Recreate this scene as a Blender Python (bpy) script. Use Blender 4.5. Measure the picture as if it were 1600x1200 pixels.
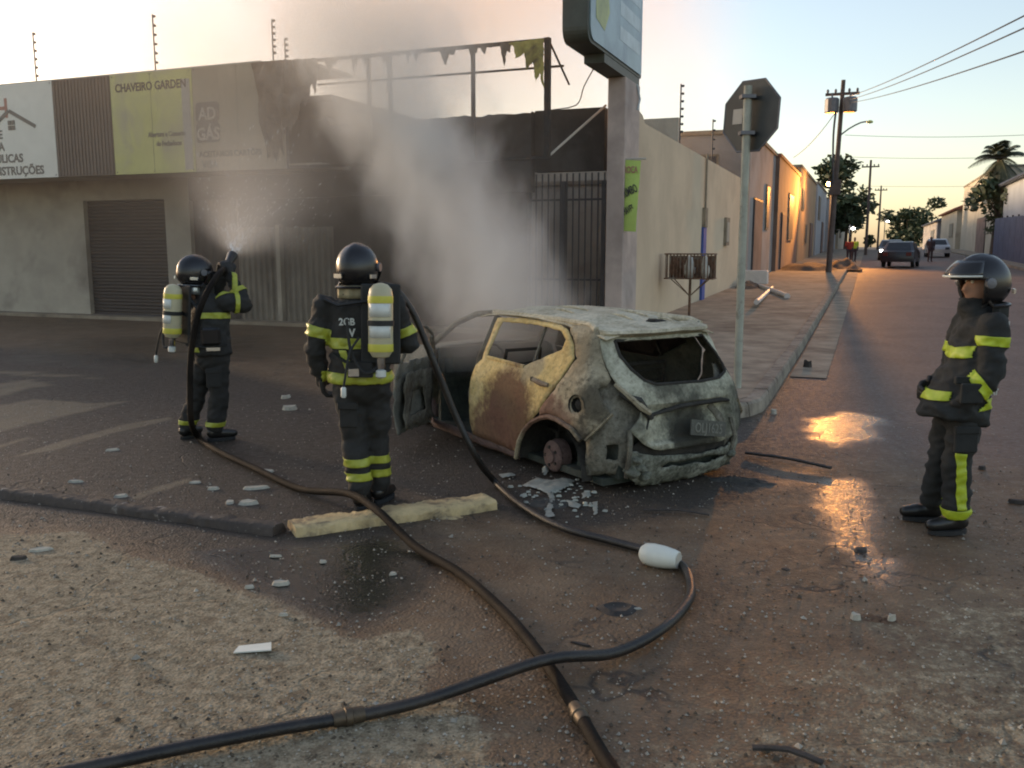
import bpy, bmesh, math, random
import numpy as np
from mathutils import Vector, Matrix, noise
from mathutils.geometry import delaunay_2d_cdt
random.seed(7); np.random.seed(7)
R = math.radians
scene = bpy.context.scene
C = scene.collection
for o in list(bpy.data.objects): bpy.data.objects.remove(o)

# ------------------------------------------------------------------ camera, sky, sun, exposure
CAM_H = 1.8; CAM_F = 1400.0; CAM_PITCH = R(8.7)
cam = bpy.data.cameras.new('camera'); camo = bpy.data.objects.new('camera', cam); C.objects.link(camo)
cam.sensor_width = 36; cam.lens = CAM_F*36/1600; cam.clip_end = 3000; cam.clip_start = .05
camo.location = (0, 0, CAM_H); camo.rotation_euler = (R(90)-CAM_PITCH, 0, 0)
scene.camera = camo

SUN_AZ = R(-50)      # low at the left, behind the burning shop
SUN_EL = R(7)
SKY_SAT = .76; SKY_WB = (1.05, 1.0, 1.04); EXPO = 1.4
world = bpy.data.worlds.new('World'); scene.world = world; world.use_nodes = True
wn = world.node_tree.nodes; wl = world.node_tree.links
bg = wn['Background']; bg.inputs['Strength'].default_value = 0.15
sky = wn.new('ShaderNodeTexSky'); sky.sky_type = 'NISHITA'; sky.sun_disc = False
sky.sun_elevation = SUN_EL; sky.sun_rotation = SUN_AZ
sky.air_density = 1.1; sky.dust_density = 1.0; sky.ozone_density = 1.6
hs = wn.new('ShaderNodeHueSaturation'); hs.inputs['Saturation'].default_value = SKY_SAT   # camera white balance at dusk
wb_ = wn.new('ShaderNodeMix'); wb_.data_type = 'RGBA'; wb_.blend_type = 'MULTIPLY'; wb_.inputs[0].default_value = 1; wb_.inputs[7].default_value = (*SKY_WB, 1)
wl.new(sky.outputs[0], hs.inputs['Color']); wl.new(hs.outputs[0], wb_.inputs[6]); wl.new(wb_.outputs[2], bg.inputs['Color'])
sunl = bpy.data.lights.new('sun', 'SUN'); sunl.energy = 2.0; sunl.angle = R(10); sunl.color = (1, .70, .42)
suno = bpy.data.objects.new('sun', sunl); C.objects.link(suno)
sd = Vector((math.sin(SUN_AZ)*math.cos(SUN_EL), math.cos(SUN_AZ)*math.cos(SUN_EL), math.sin(SUN_EL)))
suno.rotation_euler = sd.to_track_quat('Z', 'Y').to_euler()
vs = scene.view_settings
vs.view_transform = 'Standard'; vs.look = 'None'; vs.exposure = EXPO; vs.gamma = 1
try: vs.use_curve_mapping = False
except Exception: pass
cy = scene.cycles
cy.use_denoising = True
try: cy.denoiser = 'OPENIMAGEDENOISE'
except Exception: pass
cy.max_bounces = 5; cy.diffuse_bounces = 2; cy.glossy_bounces = 2; cy.transmission_bounces = 4
cy.volume_bounces = 1; cy.transparent_max_bounces = 8
cy.volume_step_rate = 2.0; cy.volume_max_steps = 64
cy.filter_width = 2.0; cy.sample_clamp_indirect = 6.0; cy.caustics_reflective = False; cy.caustics_refractive = False

# ------------------------------------------------------------------ the site: photo pixels to real places
cT, sT = math.cos(CAM_PITCH), math.sin(CAM_PITCH)
STREET = R(21.5)
SA, CA = math.sin(STREET), math.cos(STREET)
def ray(px, py):
    a = (px-800)/CAM_F; b = -(py-600)/CAM_F
    return Vector((a, cT+b*sT, -sT+b*cT))
EYE = Vector((0, 0, CAM_H))
def G(px, py, z=0.0):                 # point of the horizontal plane z
    v = ray(px, py); return EYE+v*((z-CAM_H)/v.z)
def W(u, v, z=0.0):                   # u runs along the street, v across it to the right
    return Vector((u*SA+v*CA, u*CA-v*SA, z))
def UV(p): return (p[0]*SA+p[1]*CA, p[0]*CA-p[1]*SA)
def onU(px, py, U):
    d = ray(px, py); return EYE+d*(U/(d.x*SA+d.y*CA))
def onV(px, py, V):
    d = ray(px, py); return EYE+d*(V/(d.x*CA-d.y*SA))
def atY(px, py, Y):
    d = ray(px, py); return EYE+d*(Y/d.y)
def gz(u):                            # the street climbs gently
    return 0.0 if u < 16 else .015*(min(u, 110)-16)
YAW = -STREET                         # turns local x to v (right) and local y to u (along)

# ------------------------------------------------------------------ helpers
def tag(o, label=None, cat=None, group=None, kind=None):
    if label: o['label'] = label
    if cat: o['category'] = cat
    if group: o['group'] = group
    if kind: o['kind'] = kind
    return o
def empty(name, loc=(0, 0, 0), rz=0.0, label=None, cat=None, group=None):
    o = bpy.data.objects.new(name, None); C.objects.link(o); o.location = loc; o.rotation_euler = (0, 0, rz)
    o.empty_display_size = .1
    return tag(o, label, cat, group)
def link(name, me, mat=None, parent=None, smooth=False):
    o = bpy.data.objects.new(name, me); C.objects.link(o)
    if mat is not None:
        me.materials.clear(); me.materials.append(mat)
    if parent is not None: o.parent = parent
    if smooth:
        me.polygons.foreach_set('use_smooth', [True]*len(me.polygons)); me.update()
    return o
class MB:
    def __init__(s): s.v = []; s.f = []
    def add(s, vs, fs):
        n = len(s.v); s.v += [tuple(p) for p in vs]; s.f += [tuple(i+n for i in f) for f in fs]; return s
    def box(s, c, d, rz=0.0, rx=0.0, ry=0.0):
        m = Matrix.Rotation(rz, 3, 'Z') @ Matrix.Rotation(ry, 3, 'Y') @ Matrix.Rotation(rx, 3, 'X')
        vs = [Vector(c)+m @ Vector((x*d[0]/2, y*d[1]/2, z*d[2]/2)) for x in (-1, 1) for y in (-1, 1) for z in (-1, 1)]
        return s.add(vs, [(0, 1, 3, 2), (4, 6, 7, 5), (0, 4, 5, 1), (2, 3, 7, 6), (0, 2, 6, 4), (1, 5, 7, 3)])
    def lim(s, x0, x1, y0, y1, z0, z1):
        return s.box(((x0+x1)/2, (y0+y1)/2, (z0+z1)/2), (abs(x1-x0), abs(y1-y0), abs(z1-z0)))
    def tube(s, pts, r, n=8, cap=True, flat=1.0):
        pts = [Vector(p) for p in pts]; rr = r if isinstance(r, (list, tuple)) else [r]*len(pts)
        vs = []; up = Vector((0, 0, 1)); pu = None
        for i, p in enumerate(pts):
            t = (pts[min(i+1, len(pts)-1)]-pts[max(i-1, 0)]).normalized()
            if pu is None:
                a = up if abs(t.z) < .9 else Vector((1, 0, 0)); e = (a-t*a.dot(t)).normalized()
            else: e = (pu-t*pu.dot(t)).normalized()
            pu = e; b = t.cross(e)
            for k in range(n):
                q = 2*math.pi*k/n; vs.append(p+e*(math.cos(q)*rr[i]*flat)+b*(math.sin(q)*rr[i]))
        fs = []
        for i in range(len(pts)-1):
            for k in range(n):
                k2 = (k+1) % n; fs.append((i*n+k, i*n+k2, (i+1)*n+k2, (i+1)*n+k))
        if cap: fs.append(tuple(range(n))[::-1]); fs.append(tuple((len(pts)-1)*n+k for k in range(n)))
        return s.add(vs, fs)
    def lathe(s, c, prof, n=20, axis='Z', caps=True):
        vs = []
        for r_, h in prof:
            for k in range(n):
                q = 2*math.pi*k/n; a, b = r_*math.cos(q), r_*math.sin(q)
                p = {'Z': (a, b, h), 'Y': (a, h, b), 'X': (h, a, b)}[axis]
                vs.append((c[0]+p[0], c[1]+p[1], c[2]+p[2]))
        fs = []
        for i in range(len(prof)-1):
            for k in range(n):
                k2 = (k+1) % n; fs.append((i*n+k, i*n+k2, (i+1)*n+k2, (i+1)*n+k))
        if caps: fs.append(tuple(range(n))[::-1]); fs.append(tuple((len(prof)-1)*n+k for k in range(n)))
        return s.add(vs, fs)
    def prism(s, poly, y0, y1):          # polygon in x,z pushed from y0 to y1
        n = len(poly); vs = [(x, y0, z) for x, z in poly]+[(x, y1, z) for x, z in poly]
        fs = [tuple(range(n)), tuple(range(2*n-1, n-1, -1))]
        fs += [(i, i+n, (i+1) % n+n, (i+1) % n) for i in range(n)]
        return s.add(vs, fs)
    def mesh(s, name):
        me = bpy.data.meshes.new(name); me.from_pydata(s.v, [], s.f); me.update()
        b = bmesh.new(); b.from_mesh(me); bmesh.ops.recalc_face_normals(b, faces=b.faces); b.to_mesh(me); b.free()
        return me
    def build(s, name, mat, parent=None, smooth=False, bevel=0.0):
        me = s.mesh(name)
        if bevel > 0:
            b = bmesh.new(); b.from_mesh(me)
            bmesh.ops.bevel(b, geom=list(b.edges), offset=bevel, segments=1, affect='EDGES', profile=.5); b.to_mesh(me); b.free()
        o = link(name, me, mat, parent)
        if smooth: sm_angle(me)
        return o
def sm_angle(me, ang=40):
    b = bmesh.new(); b.from_mesh(me)
    for f in b.faces: f.smooth = True
    for e in b.edges:
        if len(e.link_faces) == 2 and e.calc_face_angle(0) > R(ang): e.smooth = False
    b.to_mesh(me); b.free()
def spline(pts, step=.05):
    P = [Vector(p) for p in pts]; P = [P[0]*2-P[1]]+P+[P[-1]*2-P[-2]]; out = []
    for i in range(1, len(P)-2):
        a, b, c_, d = P[i-1:i+3]; n = max(2, int((c_-b).length/step))
        for k in range(n):
            t = k/n
            out.append(.5*((2*b)+(c_-a)*t+(2*a-5*b+4*c_-d)*t*t+(3*b-a-3*c_+d)*t**3))
    out.append(P[-2]); return out
def inside(p, poly):
    x, y = p; c_ = False; j = len(poly)-1
    for i in range(len(poly)):
        xi, yi = poly[i]; xj, yj = poly[j]
        if (yi > y) != (yj > y) and x < (xj-xi)*(y-yi)/(yj-yi)+xi: c_ = not c_
        j = i
    return c_
def resample(poly, d):
    out = []
    for i, a in enumerate(poly):
        b = poly[(i+1) % len(poly)]; L = math.hypot(b[0]-a[0], b[1]-a[1]); n = max(1, int(L/d+.5))
        for k in range(n): out.append((a[0]+(b[0]-a[0])*k/n, a[1]+(b[1]-a[1])*k/n))
    return out
def sheet(poly, holes=(), d=.05, jag=0.0):   # triangulated flat sheet with holes -> 2D points, triangles
    loops = [resample(poly, d)]+[resample(h, d) for h in holes]
    if jag:
        loops = [[(x+random.uniform(-jag, jag), y+random.uniform(-jag, jag)) for x, y in l] for l in loops]
    vs = []; es = []
    for l in loops:
        n = len(vs); vs += [Vector(p) for p in l]; es += [(n+i, n+(i+1) % len(l)) for i in range(len(l))]
    xs = [p[0] for p in loops[0]]; ys = [p[1] for p in loops[0]]
    bd = np.array([(v.x, v.y) for v in vs])
    y = min(ys)+d/2; row = 0
    while y < max(ys):
        x = min(xs)+(d/2 if row % 2 else 0)
        while x < max(xs):
            if inside((x, y), loops[0]) and not any(inside((x, y), h) for h in loops[1:]) and np.min(np.hypot(bd[:, 0]-x, bd[:, 1]-y)) > d*.5:
                vs.append(Vector((x, y)))
            x += d
        y += d*.87; row += 1
    r_ = delaunay_2d_cdt(vs, es, [], 0, 1e-6)
    V, F = r_[0], r_[2]; out = []
    for f in F:
        cx = sum(V[i].x for i in f)/len(f); cy_ = sum(V[i].y for i in f)/len(f)
        if inside((cx, cy_), loops[0]) and not any(inside((cx, cy_), h) for h in loops[1:]): out.append(tuple(f))
    return [(p.x, p.y) for p in V], out
def clean(me):
    b = bmesh.new(); b.from_mesh(me)
    bmesh.ops.delete(b, geom=[v for v in b.verts if not v.link_faces], context='VERTS')
    b.to_mesh(me); b.free(); return me
def solid(o, t, off=-1.0):
    m = o.modifiers.new('solid', 'SOLIDIFY'); m.thickness = t; m.offset = off; return o
def text_mesh(txt, size=.3, ext=.004, bold=0.0, shear=0.0, align='LEFT', sx=1.0):
    cu = bpy.data.curves.new('t', 'FONT'); cu.body = txt; cu.size = size; cu.extrude = ext; cu.offset = bold; cu.shear = shear
    cu.align_x = align; cu.resolution_u = 3
    o = bpy.data.objects.new('t', cu); C.objects.link(o)
    bpy.context.view_layer.update()
    me = bpy.data.meshes.new_from_object(o.evaluated_get(bpy.context.evaluated_depsgraph_get()))
    bpy.data.objects.remove(o); me.name = 'lettering'
    if sx != 1: me.transform(Matrix.Diagonal((sx, 1, 1, 1)))
    return me

# ------------------------------------------------------------------ materials
def nodes(name):
    m = bpy.data.materials.new(name); m.use_nodes = True; nt = m.node_tree; return m, nt, nt.nodes['Principled BSDF']
def N(nt, t, **k):
    n = nt.nodes.new('ShaderNode'+t)
    for a, b in k.items():
        if a.startswith('i_'):
            key = a[2:]; key = int(key) if key.isdigit() else key
            n.inputs[key].default_value = b
        else: setattr(n, a, b)
    return n
def ramp(nt, fac, stops):
    r_ = nt.nodes.new('ShaderNodeValToRGB'); cr = r_.color_ramp
    while len(cr.elements) < len(stops): cr.elements.new(.5)
    for e, (p, c_) in zip(cr.elements, stops):
        e.position = p; e.color = (c_, c_, c_, 1) if isinstance(c_, (int, float)) else (*c_, 1)
    nt.links.new(fac, r_.inputs[0]); return r_
def mixc(nt, fac, a, b, blend='MIX'):
    m = nt.nodes.new('ShaderNodeMix'); m.data_type = 'RGBA'; m.blend_type = blend
    for s_, val in ((m.inputs[0], fac), (m.inputs[6], a), (m.inputs[7], b)):
        if hasattr(val, 'is_output'): nt.links.new(val, s_)
        elif isinstance(val, (int, float)): s_.default_value = val
        else: s_.default_value = (*val, 1)
    return m.outputs[2]
def math_(nt, op, a, b=None, c_=None, clamp=False):
    m = nt.nodes.new('ShaderNodeMath'); m.operation = op; m.use_clamp = clamp
    for i, val in enumerate((a, b, c_)):
        if val is None: continue
        if hasattr(val, 'is_output'): nt.links.new(val, m.inputs[i])
        else: m.inputs[i].default_value = val
    return m.outputs[0]
def coords(nt, world_=False, scale=None):
    if world_: out = nt.nodes.new('ShaderNodeNewGeometry').outputs['Position']
    else: out = nt.nodes.new('ShaderNodeTexCoord').outputs['Object']
    if scale:
        mp = nt.nodes.new('ShaderNodeMapping'); mp.inputs['Scale'].default_value = scale; nt.links.new(out, mp.inputs[0]); out = mp.outputs[0]
    return out
def noise_(nt, co, sc, det=4, rough=.55, dist=0.0):
    n = N(nt, 'TexNoise', i_Scale=sc, i_Detail=det, i_Roughness=rough, i_Distortion=dist); nt.links.new(co, n.inputs['Vector']); return n.outputs['Fac']
def bump(nt, bsdf, h, st=.3, dist=.02):
    b = N(nt, 'Bump', i_Strength=st, i_Distance=dist); nt.links.new(h, b.inputs['Height']); nt.links.new(b.outputs[0], bsdf.inputs['Normal']); return b
def mat(name, col, rough=.7, metal=0.0, var=.25, sc=6.0, bmp=.15, bsc=40.0, soot=None, sootlvl=(.45, .7), ssc=1.2, world_=False, spec=None, scale=None, dist=.01):
    m, nt, p = nodes(name); co = coords(nt, world_, scale)
    f = noise_(nt, co, sc, 5, .6)
    d = tuple(max(0, c_*(1-var)) for c_ in col); l = tuple(min(1, c_*(1+var)) for c_ in col)
    colr = ramp(nt, f, [(.3, d), (.7, l)]).outputs[0]
    if soot is not None:
        s_ = ramp(nt, noise_(nt, co, ssc, 6, .65, .4), [(sootlvl[0], 0.0), (sootlvl[1], 1.0)]).outputs[0]
        colr = mixc(nt, s_, colr, soot)
    nt.links.new(colr, p.inputs['Base Color']); p.inputs['Roughness'].default_value = rough; p.inputs['Metallic'].default_value = metal
    if spec is not None: p.inputs['Specular IOR Level'].default_value = spec
    if bmp: bump(nt, p, noise_(nt, co, bsc, 4, .6), bmp, dist)
    return m
# ------------------------------------------------------------------ ground
def gp(pts): return np.array([tuple(G(*p))[:2] for p in pts])
def sdist(P, poly):                    # signed distance in metres, positive inside
    x, y = P[:, 0], P[:, 1]; n = len(poly); d = np.full(len(P), 1e9); ins = np.zeros(len(P), bool)
    for i in range(n):
        a = poly[i]; b = poly[(i+1) % n]; ab = b-a
        t = np.clip(((x-a[0])*ab[0]+(y-a[1])*ab[1])/max(1e-9, ab@ab), 0, 1)
        d = np.minimum(d, np.hypot(x-a[0]-t*ab[0], y-a[1]-t*ab[1]))
        cr = ((a[1] > y) != (b[1] > y)) & (x < (b[0]-a[0])*(y-a[1])/(b[1]-a[1]+1e-12)+a[0]); ins ^= cr
    return np.where(ins, d, -d)
def sstep(d, w): 
    t = np.clip(d/w*.5+.5, 0, 1); return t*t*(3-2*t)
def axis_(lo, hi, step, far):
    a = list(np.arange(lo, hi, step)); s = step; x = hi
    while x < far: a.append(x); s *= 1.22; x += s
    a.append(far); s = step; x = lo-step; b = []
    while x > -far: b.append(x); s *= 1.22; x -= s
    b.append(-far); return np.array(sorted(b)+a)
gx = axis_(-5.2, 5.2, .05, 900); gy = axis_(2.6, 11.5, .05, 1200)
gy = gy[gy > -60]
X, Y = np.meshgrid(gx, gy); nx, ny = len(gx), len(gy)
P2 = np.stack([X.ravel(), Y.ravel()], 1)
uu = P2[:, 0]*SA+P2[:, 1]*CA
Z = np.where(uu < 16, 0, .015*(np.clip(uu, 16, 110)-16))
near = np.exp(-np.maximum(0, np.hypot(P2[:, 0], P2[:, 1]-6)-5)/3)
h = np.array([noise.noise((x*.55, y*.55, .3))*.012+noise.noise((x*2.1, y*2.1, 4))*.004 if n_ > .05 else 0 for (x, y), n_ in zip(P2, near)])*near
Z = Z+h-.006
sand = sstep(sdist(P2, gp([(-900, 842), (-200, 838), (120, 832), (210, 868), (300, 892), (400, 930), (490, 965), (545, 998), (640, 985), (690, 1010), (650, 1070), (740, 1110), (790, 1230), (700, 1700), (-2500, 1700)])), .16)
s2 = sstep(sdist(P2, gp([(1290, 960), (1450, 900), (1700, 860), (2200, 900), (2300, 1300), (1500, 1500), (900, 1400), (880, 1180), (1050, 1110)])), .9)*.52
sand = np.maximum(sand, s2)
pud = np.maximum.reduce([
    sstep(sdist(P2, gp([(300, 862), (440, 850), (600, 838), (690, 838), (700, 872), (655, 930), (580, 972), (500, 965), (420, 925), (350, 895)])), .2),
    sstep(sdist(P2, gp([(1170, 735), (1290, 720), (1300, 770), (1180, 775)])), .3)*.45,
    sstep(sdist(P2, gp([(1330, 862), (1420, 870), (1430, 910), (1380, 925), (1335, 900)])), .16)*.75,
    sstep(sdist(P2, gp([(0, 530), (420, 520), (480, 560), (180, 580), (0, 565)])), .8)*.6])
wet = np.maximum.reduce([
    sstep(sdist(P2, gp([(1255, 655), (1310, 640), (1385, 650), (1375, 690), (1300, 700), (1262, 685)])), .3),
    sstep(sdist(P2, gp([(1275, 748), (1350, 742), (1375, 775), (1372, 830), (1395, 880), (1340, 880), (1290, 850), (1270, 790)])), .22),
    sstep(sdist(P2, gp([(1180, 690), (1270, 650), (1450, 640), (1460, 760), (1420, 900), (1270, 870), (1200, 800)])), .6)*.24,
    sstep(sdist(P2, gp([(640, 760), (1200, 720), (1300, 860), (1250, 960), (900, 960), (700, 900)])), .4)*.22])
soot = np.maximum(sstep(sdist(P2, gp([(560, 640), (760, 560), (1180, 640), (1215, 760), (1100, 800), (900, 830), (760, 800), (600, 760)])), .3),
                  sstep(sdist(P2, gp([(-400, 800), (150, 830), (430, 920), (560, 975), (690, 880), (660, 780), (520, 620), (300, 560), (-400, 520)])), .5)*.95)
dust = np.zeros(len(P2))
for poly, w_ in (([(-60, 640), (60, 622), (140, 628), (205, 625), (120, 645), (60, 660), (-60, 690)], .1),
                 ([(-60, 606), (40, 590), (90, 600), (30, 612), (-60, 632)], .1), ([(-60, 574), (110, 584), (180, 592), (60, 588), (-60, 584)], .1),
                 ([(10, 716), (90, 690), (190, 663), (268, 650), (272, 655), (180, 676), (90, 702)], .05), ([(-20, 700), (48, 680), (50, 684), (-20, 706)], .05),
                 ([(198, 776), (250, 757), (298, 745), (300, 751), (262, 765), (205, 783)], .05)):
    dust = np.maximum(dust, sstep(sdist(P2, gp(poly)), w_))
road = (np.clip((P2[:, 0]*CA-P2[:, 1]*SA+1.0)/.3, 0, 1))*np.clip((uu-7.5)/1.5, 0, 1)
me = bpy.data.meshes.new('ground')
idx = np.arange(nx*ny).reshape(ny, nx)
quads = np.stack([idx[:-1, :-1], idx[:-1, 1:], idx[1:, 1:], idx[1:, :-1]], -1).reshape(-1, 4)
me.from_pydata(np.column_stack([P2, Z]).tolist(), [], quads.tolist()); me.update()
for nm, arr in (('sand', sand), ('pud', pud), ('wet', wet), ('soot', soot), ('dust', dust), ('road', road)):
    a = me.attributes.new(nm, 'FLOAT', 'POINT'); a.data.foreach_set('value', arr.astype(np.float32))
def ground_mat():
    m, nt, p = nodes('wet dusty asphalt'); co = coords(nt, True)  # soil browns pushed warmer: street-lamp warmth is put into the ground colours
    at = lambda n: N(nt, 'Attribute', attribute_name=n).outputs['Fac']
    n1 = noise_(nt, co, 3.0, 4, .65); n2 = noise_(nt, co, 16, 3, .7); n3 = noise_(nt, co, 90, 3, .6); n4 = noise_(nt, co, .8, 4, .6)
    vor = N(nt, 'TexVoronoi', i_Scale=55.0); nt.links.new(co, vor.inputs['Vector']); vf = vor.outputs['Distance']
    brk = math_(nt, 'ADD', math_(nt, 'MULTIPLY', math_(nt, 'SUBTRACT', n2, .5), .9), math_(nt, 'MULTIPLY', math_(nt, 'SUBTRACT', n1, .5), .9))
    def edge(name, lo=.4, hi=.6, k=1.0):
        s_ = math_(nt, 'ADD', at(name), math_(nt, 'MULTIPLY', brk, k)); return ramp(nt, s_, [(lo, 0.0), (hi, 1.0)]).outputs[0]
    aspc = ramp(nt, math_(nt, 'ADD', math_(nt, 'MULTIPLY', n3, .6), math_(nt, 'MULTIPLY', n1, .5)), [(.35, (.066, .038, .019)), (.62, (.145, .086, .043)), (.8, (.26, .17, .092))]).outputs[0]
    grain = ramp(nt, vf, [(.06, 1.0), (.2, 0.0)]).outputs[0]
    vc = N(nt, 'TexVoronoi', feature='DISTANCE_TO_EDGE', i_Scale=.75); wv = N(nt, 'VectorMath', operation='ADD'); nt.links.new(co, wv.inputs[0])
    nv = N(nt, 'TexNoise', i_Scale=1.6, i_Detail=3.0); nt.links.new(co, nv.inputs['Vector']); nt.links.new(nv.outputs['Color'], wv.inputs[1]); nt.links.new(wv.outputs[0], vc.inputs['Vector'])
    crack = math_(nt, 'MULTIPLY', ramp(nt, vc.outputs['Distance'], [(.004, 1.0), (.014, 0.0)]).outputs[0], ramp(nt, n4, [(.45, 0.0), (.6, 1.0)]).outputs[0])
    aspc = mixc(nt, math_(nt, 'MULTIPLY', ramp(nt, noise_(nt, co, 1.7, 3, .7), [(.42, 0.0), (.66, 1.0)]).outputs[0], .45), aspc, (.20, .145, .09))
    aspc = mixc(nt, math_(nt, 'MULTIPLY', crack, .8), aspc, (.02, .014, .01))
    aspc = mixc(nt, math_(nt, 'MULTIPLY', math_(nt, 'MULTIPLY', grain, ramp(nt, n2, [(.5, 0.0), (.7, 1.0)]).outputs[0]), .5), aspc, (.34, .30, .25))
    mott = ramp(nt, noise_(nt, co, 8.5, 3, .6), [(.36, 1.0), (.46, 0.0)]).outputs[0]
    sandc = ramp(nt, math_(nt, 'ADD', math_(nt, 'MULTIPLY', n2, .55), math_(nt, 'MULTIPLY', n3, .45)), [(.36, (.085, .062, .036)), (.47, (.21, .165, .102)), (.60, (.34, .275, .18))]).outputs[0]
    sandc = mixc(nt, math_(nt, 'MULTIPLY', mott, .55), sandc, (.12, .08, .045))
    roadc = ramp(nt, math_(nt, 'ADD', math_(nt, 'MULTIPLY', n4, .6), math_(nt, 'MULTIPLY', n3, .4)), [(.35, (.085, .055, .040)), (.65, (.15, .10, .076))]).outputs[0]
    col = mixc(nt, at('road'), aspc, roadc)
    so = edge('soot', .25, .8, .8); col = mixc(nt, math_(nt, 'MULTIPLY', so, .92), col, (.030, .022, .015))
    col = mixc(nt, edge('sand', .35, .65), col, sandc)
    col = mixc(nt, math_(nt, 'MULTIPLY', edge('dust', .40, 1.0, 1.5), .7), col, (.19, .148, .092))
    pu = edge('pud', .25, .95, .6); we = edge('wet', .40, .90, 1.2)
    col = mixc(nt, math_(nt, 'MULTIPLY', pu, .9), col, (.020, .020, .018))
    col = mixc(nt, math_(nt, 'MULTIPLY', we, .35), col, (.05, .034, .026))
    nt.links.new(col, p.inputs['Base Color'])
    ro = mixc(nt, we, ramp(nt, n2, [(.3, .55), (.7, .85)]).outputs[0], ramp(nt, n2, [(.38, .10), (.62, .30)]).outputs[0])
    ro = mixc(nt, edge('sand', .35, .65), ro, (.95, .95, .95))
    ro = mixc(nt, pu, ro, (.16, .16, .16))
    nt.links.new(ro, p.inputs['Roughness'])
    hh = math_(nt, 'ADD', math_(nt, 'MULTIPLY', crack, -.9), math_(nt, 'ADD', math_(nt, 'MULTIPLY', n3, .5), math_(nt, 'ADD', math_(nt, 'MULTIPLY', n2, .7), math_(nt, 'MULTIPLY', vf, -.5))))
    b = N(nt, 'Bump', i_Distance=.016); nt.links.new(hh, b.inputs['Height'])
    nt.links.new(math_(nt, 'SUBTRACT', .62, math_(nt, 'MULTIPLY', pu, .36)), b.inputs['Strength']); nt.links.new(b.outputs[0], p.inputs['Normal'])
    return m
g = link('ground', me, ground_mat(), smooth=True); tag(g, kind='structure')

M = {}
M['concrete'] = mat('worn pavement concrete', (.26, .215, .155), .9, var=.35, sc=2.2, bmp=.3, bsc=25, soot=(.07, .055, .04), sootlvl=(.5, .75), ssc=.7, world_=True)
M['kerbstone'] = mat('kerb concrete', (.26, .225, .175), .9, var=.35, sc=5, bmp=.4, bsc=30, soot=(.06, .045, .035), sootlvl=(.45, .7), ssc=2.5, world_=True)
M['dirt'] = mat('brown soil', (.13, .075, .045), .95, var=.4, sc=6, bmp=.7, bsc=14, world_=True, dist=.04)
M['yellowkerb'] = mat('worn yellow kerb paint', (.52, .39, .20), .9, var=.3, sc=7, bmp=.6, bsc=35, soot=(.12, .09, .06), sootlvl=(.48, .66), ssc=5, world_=True, dist=.02)
M['darkkerb'] = mat('sooty kerb concrete', (.045, .034, .027), .75, var=.4, sc=5, bmp=.5, bsc=25, soot=(.30, .27, .23), sootlvl=(.60, .66), ssc=6, world_=True, dist=.02)

# pavement beside the street, a real step above the road
mb = MB(); NU = 46; us = [8.9+(112-8.9)*(i/NU)**1.6 for i in range(NU+1)]
def vkerb(u): return -1.0 if u > 10.2 else -1.0-.9*((10.2-u)/1.3)**2
vs = []; 
for u in us:
    z = gz(u)+.14; vs += [W(u, -4.45, z), W(u, vkerb(u)-.17, z), W(u, -4.45, gz(u)-.1), W(u, vkerb(u)-.17, gz(u)-.1)]
fs = []
for i in range(NU):
    a, b = i*4, i*4+4; fs += [(a, a+1, b+1, b), (a+1, a+3, b+3, b+1), (a, b, b+2, a+2)]
fs += [(0, 2, 3, 1)]
mb.add(vs, fs); pav = mb.build('pavement', M['concrete']); tag(pav, kind='structure')
# kerb stones along the pavement
ku = 8.75; kn = 0
while ku < 100:
    L = 1.0 if ku < 45 else 6.0
    mb = MB(); sub = 3; vs = []; fs = []
    for i in range(sub+1):
        u = ku+.012+(L-.024)*i/sub; vk = vkerb(u); z = gz(u)
        hz = .155 if ku > 10 else .15
        vs += [W(u, vk-.165, z-.05), W(u, vk-.165, z+hz), W(u, vk-.02, z+hz), W(u, vk+.0, z+hz-.03), W(u, vk+.02, z-.05)]
    for i in range(sub):
        for k in range(4): fs.append((i*5+k, i*5+k+1, i*5+k+6, i*5+k+5))
    fs += [(0, 4, 3, 2, 1), tuple(sub*5+k for k in range(5))]
    mb.add(vs, fs); mb.build('kerb_stone', M['kerbstone'], pav); ku += L
# gutter strip of pale concrete beside the kerb
mb = MB(); vs = []; fs = []
us2 = [13+ i*3 for i in range(30)]
for u in us2: vs += [W(u, -.94, gz(u)+.006), W(u, -.45, gz(u)+.006)]
for i in range(len(us2)-1): fs.append((2*i, 2*i+1, 2*i+3, 2*i+2))
mb.add(vs, fs); tag(mb.build('gutter', M['concrete']), kind='structure')
# expansion joints / cracked slabs on the pavement are thin dark grooves in the slab edges
# pavement on the far side of the street
mb = MB(); vs = []; fs = []
for i in range(20):
    u = 30+i*5; z = gz(u)+.13; vs += [W(u, 7.6, z), W(u, 9.5, z), W(u, 7.6, gz(u)-.1)]
for i in range(19):
    a, b = i*3, i*3+3; fs += [(a, a+1, b+1, b), (a, b, b+2, a+2)]
mb.add(vs, fs); tag(mb.build('pavement', M['concrete']), kind='structure')

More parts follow.
